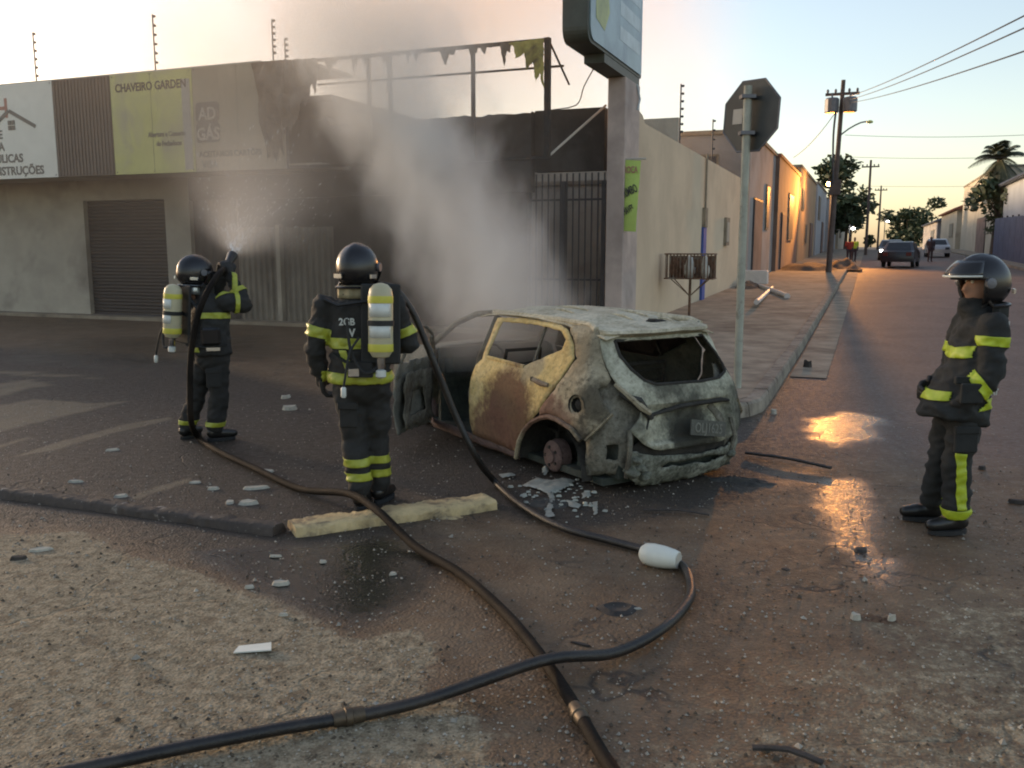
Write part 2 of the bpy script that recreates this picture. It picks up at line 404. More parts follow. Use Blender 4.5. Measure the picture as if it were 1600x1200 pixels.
# low sooty kerb across the forecourt and its broken yellow end piece
def kerb_block(name, a, b, w, hgt, mat_, label, amp, seg=30, cat='kerb', group=None):
    a = Vector(a); b = Vector(b); t = (b-a).normalized(); s_ = Vector((-t.y, t.x, 0)); vs = []; fs = []
    prof = [(-w/2, -.03), (-w/2+.01, hgt*.75), (-w/2+.03, hgt), (0, hgt*1.03), (w/2-.04, hgt*.98), (w/2-.01, hgt*.7), (w/2+.01, -.03)]
    for i in range(seg+1):
        p = a+(b-a)*(i/seg)
        for x, z in prof:
            n_ = (noise.noise((p.x*7, p.y*7, z*9+x*5))*.45+noise.noise((p.x*13+3, p.y*13, z*21+x*11))*.5+noise.noise((p.x*31, p.y*31, z*33+x*27))*.35)*amp
            vs.append(p+s_*(x+n_)+Vector((0, 0, z+n_*(z > 0)+p.z*0)))
    k = len(prof)
    for i in range(seg):
        for j in range(k-1): fs.append((i*k+j, i*k+j+1, i*k+k+j+1, i*k+k+j))
    fs += [tuple(range(k)), tuple(seg*k+j for j in range(k))]
    o = MB().add(vs, fs).build(name, mat_); sm_angle(o.data, 50); return tag(o, label, cat, group)
p0 = G(-260, 738); p1 = G(436, 832)
kerb_block('low_kerb', (p0.x, p0.y, 0), (p1.x, p1.y, 0), .15, .06, M['darkkerb'], 'long low soot-dark kerb running in from the left edge', .02, 120)
p0 = G(445, 838); p1 = G(765, 794)
kerb_block('yellow_kerb', (p0.x+.02, p0.y+.1, 0), (p1.x, p1.y+.1, 0), .26, .055, M['yellowkerb'], 'broken pale yellow kerb piece under the standing firefighter', .02, 130)
# ------------------------------------------------------------------ the burnt corner shop
M['plaster'] = mat('pale sooty plaster', (.40, .36, .29), .9, var=.15, sc=1.5, bmp=.15, bsc=30, soot=(.10, .085, .07), sootlvl=(.5, .8), ssc=.5, world_=True)
M['charred'] = mat('charred wall', (.045, .038, .033), .9, var=.5, sc=1.5, bmp=.3, bsc=12, soot=(.11, .10, .09), sootlvl=(.5, .75), ssc=.8, world_=True)
M['shutter'] = mat('dark brown shutter', (.018, .013, .011), .6, var=.3, sc=3, bmp=.1)
M['corrug'] = mat('grey corrugated steel', (.20, .18, .145), .6, metal=.1, var=.25, sc=2, bmp=.1, soot=(.07, .06, .05), sootlvl=(.45, .7), ssc=.8, world_=True)
M['blackiron'] = mat('burnt iron', (.030, .027, .025), .7, metal=.2, var=.4, sc=10, bmp=.3, soot=(.09, .05, .03), sootlvl=(.5, .7), ssc=6)
M['iron'] = mat('dark gate paint', (.045, .042, .045), .6, var=.3, sc=8, bmp=.15)
M['white'] = mat('dusty white sign sheet', (.76, .75, .66), .55, var=.06, sc=2, bmp=.05)
M['brownsheet'] = mat('brown ribbed sheet', (.105, .085, .07), .6, var=.15, sc=3, bmp=.05)
M['yellowsheet'] = mat('yellow-green sign sheet', (.62, .61, .22), .55, var=.10, sc=1.4, bmp=.05, soot=(.44, .40, .28), sootlvl=(.45, .62), ssc=.55)
M['greysheet'] = mat('smoked sign sheet', (.40, .35, .25), .65, var=.18, sc=1.3, bmp=.05, soot=(.16, .13, .09), sootlvl=(.5, .85), ssc=.35)
M['ink'] = mat('dark ink', (.05, .05, .045), .6, var=.2, bmp=0)
M['redink'] = mat('faded red ink', (.42, .20, .15), .6, var=.2, bmp=0)
M['greyink'] = mat('faded grey ink', (.16, .15, .13), .6, var=.2, bmp=0)
M['paleink'] = mat('pale ink', (.45, .42, .36), .6, var=.1, bmp=0)
M['canvas'] = mat('scorched canvas', (.13, .10, .07), .8, var=.4, sc=3, bmp=.3, bsc=20, soot=(.035, .028, .024), sootlvl=(.5, .7), ssc=2)
M['canvasy'] = mat('scorched yellow canvas', (.45, .40, .10), .8, var=.3, sc=5, bmp=.3, soot=(.08, .06, .04), sootlvl=(.5, .68), ssc=3)
M['gutterw'] = mat('pale roof edging', (.55, .50, .42), .7, var=.1, sc=2, bmp=.05)
U1 = 17.5; US = 16.0
def L(x0, x1, y0, y1, z0, z1, mb=None):          # a box in street axes: v range, u range, z range
    mb = mb or MB()
    a = [W(u, v, z) for v in (x0, x1) for u in (y0, y1) for z in (z0, z1)]
    return mb.add(a, [(0, 1, 3, 2), (4, 6, 7, 5), (0, 4, 5, 1), (2, 3, 7, 6), (0, 2, 6, 4), (1, 5, 7, 3)])
shop = empty('corner_shop', W(U1, -14, 0), 0, 'long single-storey shop with smoke-blackened front and roller shutters', 'building')
def child(mb, name, mat_, par, smooth=False, inv=True):
    o = mb.build(name, mat_, par, smooth)
    if inv: o.matrix_parent_inverse = Matrix.Translation(par.location).inverted() if par.rotation_euler.z == 0 else (Matrix.Translation(par.location) @ Matrix.Rotation(par.rotation_euler.z, 4, 'Z')).inverted()
    return o
vd0, vd1 = -18.55, -15.95       # left shutter opening
vp1 = -15.2                     # pillar right edge
T = .25
child(L(-62, vd0, U1, U1+T, -.1, 5.3), 'wall', M['plaster'], shop)  # left end runs on unseen, lengthened to keep low sun off the forecourt
child(L(vd0, vd1, U1, U1+T, 2.95, 5.3), 'wall', M['plaster'], shop)
child(L(vd1, vp1, U1, U1+T, -.1, 5.3), 'wall', M['plaster'], shop)
child(L(vp1, -11.2, U1, U1+T, 2.9, 4.6), 'wall', M['charred'], shop)
# broken upper edge of the burnt wall
pts = [(-11.2, 2.9), (-11.2, 4.62)]
x = -11.2
while x < -6.4:
    x += random.uniform(.08, .22); pts.append((min(x, -6.4), 4.44+random.uniform(-.035, .035)))
pts += [(-6.4, 2.9)]
vs2, fs2 = sheet(pts, [], .25)
b = MB(); b.add([W(U1+.02, x_, z_) for x_, z_ in vs2], fs2); o = child(b, 'wall', M['charred'], shop); clean(o.data); solid(o, .22, -1)
child(L(-11.2, -6.9, U1, U1+T, -.1, 2.9), 'wall', M['charred'], shop)
child(L(-6.398, -4.95, U1, U1+T, 3.3, 4.5), 'lintel', M['charred'], shop)
child(L(-6.9, -6.55, U1-.02, U1+T, -.1, 3.3), 'wall', M['charred'], shop)
# dark inside behind the openings
child(L(-62, -4.9, U1+7, U1+7.2, -.1, 5.2), 'back_wall', M['plaster'], shop)
child(L(-62, -11.3, U1+.25, U1+7, 5.0, 5.15), 'roof', M['charred'], shop)
# shutter of the left opening: one curved slat after another

b = MB(); z = -.02; k = 0
prof = []
while z < 2.95:
    prof += [(z, 0), (z+.035, .022), (z+.07, 0)]; z += .085
vs = []; fs = []
for zz, d in prof: vs += [W(U1+.12-d, vd0+.02, zz), W(U1+.12-d, vd1-.02, zz)]
for i in range(len(prof)-1): fs.append((2*i, 2*i+1, 2*i+3, 2*i+2))
b.add(vs, fs); child(b, 'roller_shutter', M['shutter'], shop)
child(L(vd0+.02, vd1-.02, U1+.04, U1+.12, -.02, .10), 'shutter_rail', M['iron'], shop)
# corrugated sheets of the second opening
def corr(v0, v1, z0, z1, name, mat_, pitch=.16, d=.05, u=U1+.1):
    vs = []; fs = []; n = int((v1-v0)/pitch*4)
    for i in range(n+1):
        v = v0+(v1-v0)*i/n; ph = i % 4; o_ = (0, 0, d, d)[ph]; vs += [W(u-o_, v, z0), W(u-o_, v, z1)]
    for i in range(n): fs.append((2*i, 2*i+1, 2*i+3, 2*i+2))
    return child(MB().add(vs, fs), name, mat_, shop)
corr(vp1+.02, -13.9, -.02, 2.9, 'roller_shutter', M['shutter'], .3, .03)
corr(-13.88, -12.75, -.02, 2.25, 'corrugated_panel', M['corrug'])
corr(-12.62, -11.22, -.02, 2.25, 'corrugated_panel', M['corrug'])
child(L(-12.74, -12.63, U1-.04, U1+.16, -.02, 2.3), 'door_post', M['plaster'], shop)
child(L(-13.9, -11.2, U1+.14, U1+.2, 2.25, 2.9), 'transom_panel', M['shutter'], shop)
child(L(-62, -4.9, U1-.42, U1-.002, -.05, .09), 'doorstep', M['concrete'], shop)
# marquee over the front: soffit and lid behind the signs
child(L(-62, -10.6, US+.16, U1-.01, 3.44, 3.52), 'soffit', M['plaster'], shop)
child(L(-62, -10.6, US+.16, U1-.01, 5.42, 5.48), 'canopy_lid', M['gutterw'], shop)
child(L(-62, -13.2, U1+.3, U1+.5, 5.2, 6.02), 'parapet', M['gutterw'], shop)
b = MB(); b.add([W(U1-.9, -18, 5.50), W(U1-.9, -12.3, 5.50), W(U1+.6, -12.3, 5.86), W(U1+.6, -18, 5.75)], [(0, 1, 2, 3)])
o = child(b, 'roof_sheet', M['gutterw'], shop); solid(o, .05)

# ---- fascia signs, each a panel of its own with a frame
def sign(name, v0, v1, z0, z1, mat_, label, group='fascia signs along the shop front'):
    o = empty(name, W(US, v0, z0), YAW, label, 'sign', group)
    w, hh = v1-v0, z1-z0
    p = MB().lim(0, w, 0, .05, 0, hh).build('panel', mat_, o)
    f = MB(); e = .03
    f.lim(0, w, .052, .15, 0, e).lim(0, w, .052, .15, hh-e, hh).lim(0, e, .052, .15, e, hh-e).lim(w-e, w, .052, .15, e, hh-e)
    f.build('frame', M['iron'], o)
    for bx in (.06, w/2, w-.06):
        for bz in (.05, hh-.05): MB().lathe((bx, -.004, bz), [(.012, -.006), (.016, .0), (.016, .003)], 8, 'Y').build('bolt', M['iron'], o)
    MB().lim(w/2-.004, w/2+.004, -.003, -.0005, .03, hh-.03).build('sheet_joint', M['greyink'], o)
    return o
def write(o, txt, x, z, size, mat_, bold=.004, shear=0, align='LEFT', sx=1.0):
    me = text_mesh(txt, size, .003, bold, shear, align, sx); t = link('lettering', me, mat_, o)
    t.location = (x, -.004, z); t.rotation_euler = (R(90), 0, 0); return t
ZB, ZT = 3.41, 5.57
s1 = sign('shop_sign', -21.6, -17.66, ZB, ZT, M['white'], 'white shop sign with a house roof drawing at the left edge')
wS = 2.74
write(s1, 'GH', 1.62, 1.42, .62, M['redink'], .012)
write(s1, 'CASA DE', 1.18, .94, .27, M['greyink'], .008, align='LEFT')
write(s1, 'ELÉTRICA', 1.13, .66, .27, M['greyink'], .008, sx=1.0)
write(s1, 'HIDRÁULICAS', 1.18, .38, .27, M['greyink'], .008, sx=1.0)
write(s1, 'CONSTRUÇÕES', 1.50, .09, .27, M['greyink'], .008, sx=1.04)
b = MB()
def barxz(b, p, q, w, y0=-.012, y1=-.002):
    d = Vector((q[0]-p[0], q[1]-p[1])); n_ = Vector((-d.y, d.x)).normalized()*w/2
    b.prism([(p[0]+n_.x, p[1]+n_.y), (q[0]+n_.x, q[1]+n_.y), (q[0]-n_.x, q[1]-n_.y), (p[0]-n_.x, p[1]-n_.y)], y0, y1)
barxz(b, (1.75, 1.06), (2.52, 1.56), .085); barxz(b, (2.54, 1.56), (3.35, 1.17), .085)
for i in range(2):
    for j in range(2): b.lim(2.48+i*.12, 2.58+i*.12, -.012, -.002, 1.12+j*.12, 1.22+j*.12)
b.build('house_drawing', M['greyink'], s1)
s2 = sign('shop_sign', -17.65, -15.93, ZB, ZT, M['brownsheet'], 'dark brown ribbed panel between the white and yellow signs')
for i in range(17):
    MB().lim(.04+i*.1, .09+i*.1, -.016, -.001, .02, ZT-ZB-.02).build('rib', M['brownsheet'], s2)
s3 = sign('shop_sign', -15.92, -13.66, ZB, ZT, M['yellowsheet'], 'yellow-green sign reading CHAVEIRO GARDEN')
write(s3, 'CHAVEIRO GARDEN', .14, 1.78, .25, M['ink'], .006, sx=.86)
write(s3, 'Abertura e Conserto', 1.0, .78, .15, M['greyink'], .004, sx=.80)
write(s3, 'de Fechaduras', 1.22, .58, .15, M['greyink'], .004, sx=.80)
MB().lim(1.98, 2.2, -.006, -.001, .05, 1.95).build('edge_strip', M['paleink'], s3)
s4 = sign('shop_sign', -13.65, -11.35, ZB, ZT, M['greysheet'], 'smoke-stained grey sign reading AD GÁS')
b = MB()
for z0 in (1.02, .60):
    b.prism([(.08, z0), (.62, z0+.0), (.68, z0+.06), (.68, z0+.36), (.62, z0+.42), (.12, z0+.42), (.06, z0+.36), (.06, z0+.06)], -.006, -.001)
b.build('badge', M['greyink'], s4)
for t_, z0 in (('AD', 1.08), ('GÁS', .66)):
    l_ = write(s4, t_, .37, z0, .36, M['paleink'], .008, align='CENTER', sx=.9); l_.location.y = -.01
write(s4, 'ACEITAMOS CARTÕES', .10, .30, .17, M['ink'], .004, sx=.95)
write(s4, 'VISA', .16, .07, .22, M['greyink'], .004)

# ---- burnt sign frame on the right, with scraps of canvas
fr = empty('burnt_sign_frame', W(US, -11.3, ZB), YAW, 'burnt empty sign frame with scorched canvas scraps above the gate', 'sign frame')
fx = lambda v: v+11.3
HH = ZT-ZB-.02
def bar(name, x0, x1, z0, z1, d=.08, y=.06): return MB().lim(x0, x1, y, y+d, z0, z1).build(name, M['blackiron'], fr)
bar('top_rail', 0, 5.6, HH-.06, HH); bar('bottom_rail', 0, 5.6, 0, .06)
for v in (-9.38, -8.9, -7.13): bar('post', fx(v)-.03, fx(v)+.03, .062, HH-.062)
bar('end_post', 5.602, 5.70, 0, HH+.01, .12)
bar('back_rail', 0, 5.6, HH-.30, HH-.26, .03, 1.2)
MB().tube([(5.65, .18, .05), (6.4, 1.4, 1.1)], .025, 6).build('brace', M['gutterw'], fr)
MB().tube([(5.65, .18, HH-.02), (5.65, 1.4, HH-.6)], .02, 6).build('brace', M['blackiron'], fr)
def scrap(name, poly, mat_, d=.06, wave=.05, y=.03):
    v2, f2 = sheet(poly, [], d, .012)
    vs = [(x_, y-abs(noise.noise((x_*4, z_*2, 1)))*wave-wave*.3, z_) for x_, z_ in v2]
    o = MB().add(vs, f2).build(name, mat_, fr); clean(o.data); return solid(o, .008, 0)
scrap('canvas_scrap', [(-.05, HH), (.83, HH-.03), (.86, HH-.2), (.80, HH-.42), (.74, HH-.78), (.70, HH-.5), (.55, HH-.95), (.5, HH-.75), (.42, HH-1.0), (.30, HH-1.15), (.22, HH-1.35), (.12, HH-1.5), (.05, HH-1.3), (-.05, HH-1.55)], M['canvas'], .07, .16)
scrap('canvas_scrap', [(4.95, HH-.05), (5.62, HH-.02), (5.62, HH-.9), (5.55, HH-.62), (5.46, HH-.78), (5.42, HH-.42), (5.3, HH-.55), (5.24, HH-.25), (5.1, HH-.35), (5.05, HH-.15)], M['canvasy'], .05, .10)
scrap('canvas_scrap', [(-.75, HH), (.0, HH), (.02, HH-.9), (-.06, HH-1.3), (-.02, HH-1.9), (-.12, HH-1.7), (-.2, HH-2.0), (-.3, HH-1.75), (-.42, HH-1.95), (-.5, HH-1.5), (-.62, HH-1.2), (-.6, HH-.6)], M['canvas'], .08, .10, -.03)
x = .95
while x < 4.9:
    w = random.uniform(.12, .45); dp = random.uniform(.1, .45)
    scrap('canvas_scrap', [(x, HH-.03), (x+w, HH-.03), (x+w*.8, HH-dp*.5), (x+w*.55, HH-dp*.4), (x+w*.4, HH-dp), (x+w*.2, HH-dp*.6)], M['canvas'], .06, .04)
    x += w+random.uniform(.0, .35)
scrap('canvas_scrap', [(2.35, HH-.05), (2.5, HH-.05), (2.46, HH-.5), (2.36, HH-.85), (2.40, HH-.4)], M['canvas'], .06, .06)

# ---- barred gate between the shop and the sign column
gate = empty('barred_gate', W(U1+.05, -6.55, 0), YAW, 'tall dark barred gate between the shop and the sign column', 'gate')
gw = 1.65; nb = 13
bar0 = None
for i in range(nb):
    x_ = .04+i*(gw-.08)/(nb-1)
    if bar0 is None: bar0 = MB().lim(-.014, .014, -.014, .014, .05, 3.26).build('bar', M['iron'], gate); bar0.location.x = x_
    else:
        o = bar0.copy(); C.objects.link(o); o.parent = gate; o.location.x = x_
for z_ in (.5, 1.12, 2.72): MB().lim(0, gw, .016, .05, z_, z_+.04).build('rail', M['iron'], gate)
MB().lim(.72, .80, -.03, .03, .05, 3.1).build('gate_stile', M['iron'], gate)
MB().lim(1.56, 1.645, -.04, .04, .05, 3.1).build('gate_stile', M['iron'], gate)
# pale yard seen through the gate
yard = empty('yard_wall', W(U1+4, -6, 0), YAW, 'pale grey yard wall seen through the gate bars', 'wall')
MB().lim(-3.4, 1.25, 0, .2, 0, 3.3).build('wall', M['plaster'], yard)
MB().lim(-3.4, 1.25, -.05, .25, 3.302, 3.4).build('coping', M['concrete'], yard)

# ---- sign column with a light box on top
M['column'] = mat('grey painted column', (.46, .37, .32), .85, var=.2, sc=2, bmp=.2, soot=(.30, .24, .21), sootlvl=(.45, .75), ssc=.9, world_=True)
M['lbside'] = mat('dark olive box side', (.055, .06, .045), .5, var=.2, bmp=.05)
M['lbface'] = mat('faded blue light box face', (.26, .34, .37), .35, var=.18, sc=1.2, bmp=.03, soot=(.15, .20, .25), sootlvl=(.45, .65), ssc=1.0)
M['lbgreen'] = mat('faded yellow-green print', (.34, .36, .10), .4, var=.35, sc=3, bmp=.0)
M['lbpale'] = mat('faded pale print', (.42, .48, .50), .4, var=.2, sc=3, bmp=.0)
col = empty('sign_column', W(17.0, -4.5, 0), YAW, 'square grey column carrying a blue light box sign', 'sign')
MB().lim(-.14, .20, -.40, .70, 0, 4.88).build('column', M['column'], col, bevel=.015)
MB().lim(-.19, .17, -1.75, .74, 4.882, 5.03).build('bracket', M['lbside'], col)
lb = MB(); rr = .22
prof = []
u0_, u1_ = -2.78, .84; zb, zt = 5.032, 7.6
for k in range(7):
    q = math.pi*(1+.5*k/6); prof.append((u0_+rr+rr*math.cos(q), zb+rr+rr*math.sin(q)))
for k in range(4):
    q = math.pi*(1.5+.5*k/3); prof.append((u1_-.06+.06*math.cos(q), zb+.06+.06*math.sin(q)))
prof += [(u1_, zt), (u0_, zt)]
def prism_u(b, poly, x0, x1):
    n = len(poly); b.add([(x0, y, z) for y, z in poly]+[(x1, y, z) for y, z in poly], [tuple(range(n)), tuple(range(2*n-1, n-1, -1))]+[(i, i+n, (i+1) % n+n, (i+1) % n) for i in range(n)]); return b
prism_u(MB(), prof, -.24, .18).build('light_box', M['lbside'], col)
inner = [((y-(u0_+u1_)/2)*.95+(u0_+u1_)/2, (z-zb)*.985+zb+.05) for y, z in prof]
fc = prism_u(MB(), inner, .182, .205).build('sign_face', M['lbface'], col)
b = MB()
prism_u(b, [(-2.4, 5.45), (-1.9, 5.35), (-1.6, 5.7), (-1.75, 6.2), (-1.5, 6.6), (-1.7, 7.2), (-2.2, 7.3), (-2.45, 6.6)], .2065, .21).build('faded_print', M['lbgreen'], fc)
b = MB()
for i in range(4):
    b.add([(.2066, -.9, 5.42+i*.42), (.2066, .6, 5.42+i*.42), (.2066, .6, 5.66+i*.42), (.2066, -.9, 5.66+i*.42)], [(0, 1, 2, 3)])
o = b.build('faded_print', M['lbpale'], fc); solid(o, .003, 0)
MB().tube([(.21, .4, 4.86), (.25, .5, 4.6), (.215, .45, 4.4)], .02, 6).build('cable_end', M['lbpale'], col)
MB().tube(spline([(-.18, -1.2, 4.9), (-.6, -.4, 4.75), (-1.0, .4, 4.55), (-1.6, .52, 4.5)], .2), .012, 5).build('cable', M['iron'], col)
# yellow-green banner tied to the column
M['banner'] = mat('lime banner cloth', (.42, .55, .13), .7, var=.12, sc=3, bmp=.1)
ban = empty('banner', W(16.72, -4.14, 0), YAW, 'small lime-yellow banner hung on the grey sign column', 'banner')
v2, f2 = sheet([(0, 2.10), (.36, 2.08), (.40, 3.38), (.06, 3.40)], [], .08)
def bn(x_, z_): return (x_-.28, -.02-.03*math.sin(x_*9+z_*2)-.07*(3.4-z_)/1.3+.0, z_)
o = MB().add([bn(*p) for p in v2], f2).build('cloth', M['banner'], ban); clean(o.data); solid(o, .006, 0)
MB().tube([(-.30, -.02, 3.41), (.22, -.02, 3.41)], .018, 6).build('rod', M['paleink'], ban)
def wb(txt, x_, z_, size, m_, rot, sx):
    me = text_mesh(txt, size, .003, .004, 0, 'CENTER', sx); t = link('lettering', me, m_, ban); p = bn(x_, z_)
    t.location = (p[0], p[1]-.012, p[2]); t.rotation_euler = (R(93), rot, 0)
wb('TROCA', .20, 3.16, .17, M['redink'], 0, .55)
wb('CARIMBO', .20, 2.74, .22, M['ink'], R(-24), .42)
wb('CHAVES', .20, 2.42, .18, M['ink'], R(-24), .40)

# ---- beige side wall along the street
M['beige'] = mat('beige painted wall', (.60, .475, .33), .9, var=.09, sc=.7, bmp=.12, bsc=18, soot=(.46, .36, .25), sootlvl=(.5, .8), ssc=.45, world_=True)
M['blue'] = mat('blue wall stripe', (.045, .085, .30), .7, var=.2, sc=3, bmp=.1)
sw = empty('side_wall', W(17.6, -4.45, 0), YAW, 'long plain beige wall with a blue stripe beside the pavement', 'wall')
wp = [(0, -.2), (18.6, -.2), (18.6, 4.25), (1.2, 4.32), (1.0, 4.45), (-.0, 4.62)]
prism_u(MB(), wp, -.25, 0).build('wall', M['beige'], sw)
MB().lim(.004, .07, 8.35, 8.85, .12, 2.35).build('stripe', M['blue'], sw)
MB().lim(.004, .10, 8.40, 8.80, 2.352, 2.9).build('pilaster_cap', M['concrete'], sw)
MB().tube([(.05, 8.62, 2.9), (.05, 8.62, 4.4)], .03, 6).build('conduit', M['concrete'], sw)
mbx = MB().lim(.004, .09, 12.6, 13.3, 1.85, 2.75).build('meter_box', M['concrete'], sw)
MB().lim(.092, .10, 12.72, 13.18, 1.97, 2.6).build('meter_door', M['plaster'], mbx)
# electric fence posts: a rod with insulators, each a thing
def fence_post(p, hgt, n, label, lean=0.0):
    o = empty('fence_post', p, YAW, label, 'post', 'electric fence posts on the roofs and walls')
    MB().tube([(0, 0, -.25), (lean*hgt, 0, hgt)], .018, 6).build('rod', M['iron'], o)
    for i in range(n):
        z_ = hgt*(.12+.84*i/(n-1)); MB().lathe((lean*z_+.05, 0, z_), [(.012, -.03), (.035, -.02), (.035, .02), (.012, .03)], 8).build('insulator', M['iron'], o)
for px, pyt, pyb, n, lb_ in ((57, 50, 128, 6, 'leftmost thin fence post above the white house sign'), (243, 22, 108, 6, 'tall fence post above the yellow sign'),
                          (427, 30, 90, 6, 'fence post at the end of the white roof edge'), (446, 60, 92, 4, 'short fence post above the torn canvas')):
    a = onU(px, pyb, U1+.4); t_ = onU(px, pyt, U1+.4); fence_post(a, (t_-a).length, n, lb_)
for px, pyt, pyb, n, lb_ in ((1062, 130, 216, 7, 'fence post standing on the beige wall near the column'), (1112, 186, 255, 5, 'fence post on the beige wall above the blue stripe')):
    a = onV(px, pyb, -4.55); t_ = onV(px, pyt, -4.55); fence_post(a, (t_-a).length, n, lb_)
# ------------------------------------------------------------------ the street beyond
M['greywall'] = mat('grey plaster wall', (.27, .255, .24), .9, var=.18, sc=.6, bmp=.15, soot=(.15, .13, .12), sootlvl=(.5, .8), ssc=.4, world_=True)
M['bluewall'] = mat('pale blue-grey wall', (.36, .38, .40), .9, var=.12, sc=.6, bmp=.1, soot=(.2, .19, .18), sootlvl=(.55, .85), ssc=.4, world_=True)
M['creamwall'] = mat('cream wall', (.46, .40, .30), .9, var=.12, sc=.6, bmp=.1, soot=(.25, .2, .15), sootlvl=(.55, .85), ssc=.4, world_=True)
M['brownwall'] = mat('brown wall', (.20, .13, .10), .9, var=.25, sc=.8, bmp=.1, world_=True)
M['ochrewall'] = mat('ochre wall', (.40, .27, .15), .9, var=.12, sc=.8, bmp=.1, world_=True)
M['tile'] = mat('clay roof tile', (.24, .10, .06), .85, var=.35, sc=3, bmp=.3, world_=True)
M['darkglass'] = mat('dark window', (.03, .035, .04), .55, var=.2, bmp=0)
M['steelblue'] = mat('dark blue sheet fence', (.065, .085, .15), .6, var=.2, sc=1.5, bmp=.1, world_=True)
M['roofgrey'] = mat('grey roof sheet', (.10, .11, .13), .6, var=.2, sc=2, bmp=.1, world_=True)
def house(name, v0, v1, u0, u1, ht, mat_, label, wins=(), roof='flat', roofmat=None, group='houses along the street', face='left', back=7.0):
    # face left: the street front is the plane v=v1 (left side of the road); right: plane v=v0
    z0 = gz((u0+u1)/2)
    o = empty(name, W(u0, v1 if face == 'left' else v0, z0), YAW, label, 'house', group)
    w = abs(v1-v0); d = u1-u0; s_ = -1 if face == 'left' else 1
    xa, xb = (-w, 0) if face == 'left' else (0, w)
    wm = MB().lim(xa, xb, 0, d, -1.2, ht).build('wall', mat_, o)
    if roof == 'flat':
        MB().lim(xa-.08, xb+.08, -.08, d+.08, ht+.002, ht+.16).build('coping', roofmat or M['concrete'], o)
    elif roof == 'tile':
        rf = MB(); e = .4
        A_ = [(xa-e, -e, ht+.003), (xb+e, -e, ht+.003), (xb+e, d+e, ht+.003), (xa-e, d+e, ht+.003), ((xa+xb)/2, -e, ht+w*.22), ((xa+xb)/2, d+e, ht+w*.22)]
        rf.add(A_, [(0, 1, 4), (1, 2, 5, 4), (2, 3, 5), (3, 0, 4, 5), (0, 3, 2, 1)])
        r_ = rf.build('roof', roofmat or M['tile'], o)
        n = max(4, int(d/.6)); tb = MB()
        xe = xb+e if face == 'left' else xa-e
        for i in range(n):
            y_ = -e+(d+2*e)*(i+.5)/n
            tb.tube([(xe, y_, ht+.03), ((xa+xb)/2, y_, ht+w*.22+.03)], .14, 5)
        tb.build('tile_rows', roofmat or M['tile'], r_)
    for (kind, a, b, zl, zh) in wins:         # along u from u0
        x_ = 0.0; y0_, y1_ = sorted((s_*-.06, s_*.06))
        if kind == 'end':                     # on the wall facing the camera: a,b measured along v
            f_ = MB().lim(a, b, -.06, .05, zl, zh).build('window', M['concrete'], o)
            MB().lim(a+.08, b-.08, -.075, -.0605, zl+.08, zh-.08).build('pane', M['darkglass'], f_)
        else:
            f_ = MB().lim(min(0, -s_*.06), max(0, -s_*.06), a, b, zl, zh)
            f_ = f_.build('door' if kind == 'door' else 'window', M['iron'] if kind == 'door' else M['concrete'], o)
            xs = sorted((-s_*.0605, -s_*.075))
            MB().lim(xs[0], xs[1], a+.08, b-.08, zl+.08 if kind != 'door' else zl+.02, zh-.08).build('pane' if kind != 'door' else 'door_leaf', M['darkglass'] if kind != 'door' else M['brownwall'], f_)
    return o
# left row, nearest first
house('grey_house', -12, -4.45, 36.4, 46.3, 5.75, M['greywall'], 'tall grey house right behind the stop sign', [('door', 1.5, 4.6, .0, 3.4), ('win', 6.0, 7.2, 2.2, 4.2), ('end', -2.6, -1.2, 3.9, 5.0)])
house('brown_house', -11, -4.3, 46.8, 60.5, 5.6, M['brownwall'], 'weathered brown house with a tiled edge left of the utility pole', [('door', 2.0, 4.0, 0, 3.0), ('win', 6, 9, 1.6, 4.2)], 'flat', M['tile'])
house('ochre_house', -11, -4.3, 61, 79, 6.0, M['ochrewall'], 'ochre house front glowing orange under the street lamp', [('win', 2, 4, 3.4, 4.8), ('win', 6, 8, 1.2, 2.6), ('door', 12, 15, 0, 2.8)])
house('pale_house', -11, -4.2, 79.6, 96, 5.9, M['bluewall'], 'pale blue-grey house just left of the lit utility pole', [('win', 2, 5, 3, 5), ('door', 9, 12, 0, 3)])
house('small_house', -11, -3.9, 97, 118, 5.2, M['bluewall'], 'small white house just right of the utility pole', [('win', 3, 8, 2, 4)])
house('far_house', -12, -3.6, 119, 150, 5.4, M['creamwall'], 'far brown-roofed house beside the street trees', [('win', 4, 10, 1.5, 3.5)], 'tile')
# right row
hw = house('white_shed', 9.3, 24, 52, 78, 5.6, M['bluewall'], 'white warehouse with a grey roof at the right edge', [], 'tile', M['roofgrey'], face='right')
house('beige_block', 9.4, 20, 84, 112, 7.0, M['creamwall'], 'beige two-storey block left of the palm', [('win', 4, 9, 4.2, 6), ('win', 14, 19, 4.2, 6), ('door', 5, 12, 0, 3.2)], face='right')
house('tile_house', 9.2, 20, 116, 140, 4.6, M['creamwall'], 'low tile-roofed house beyond the beige block', [('win', 4, 9, 1.5, 3.2)], 'tile', face='right')
house('grey_shed', 9.0, 20, 144, 180, 4.0, M['greywall'], 'farthest grey shed on the right of the street', [('win', 6, 14, 1.2, 3)], 'tile', M['roofgrey'], face='right')
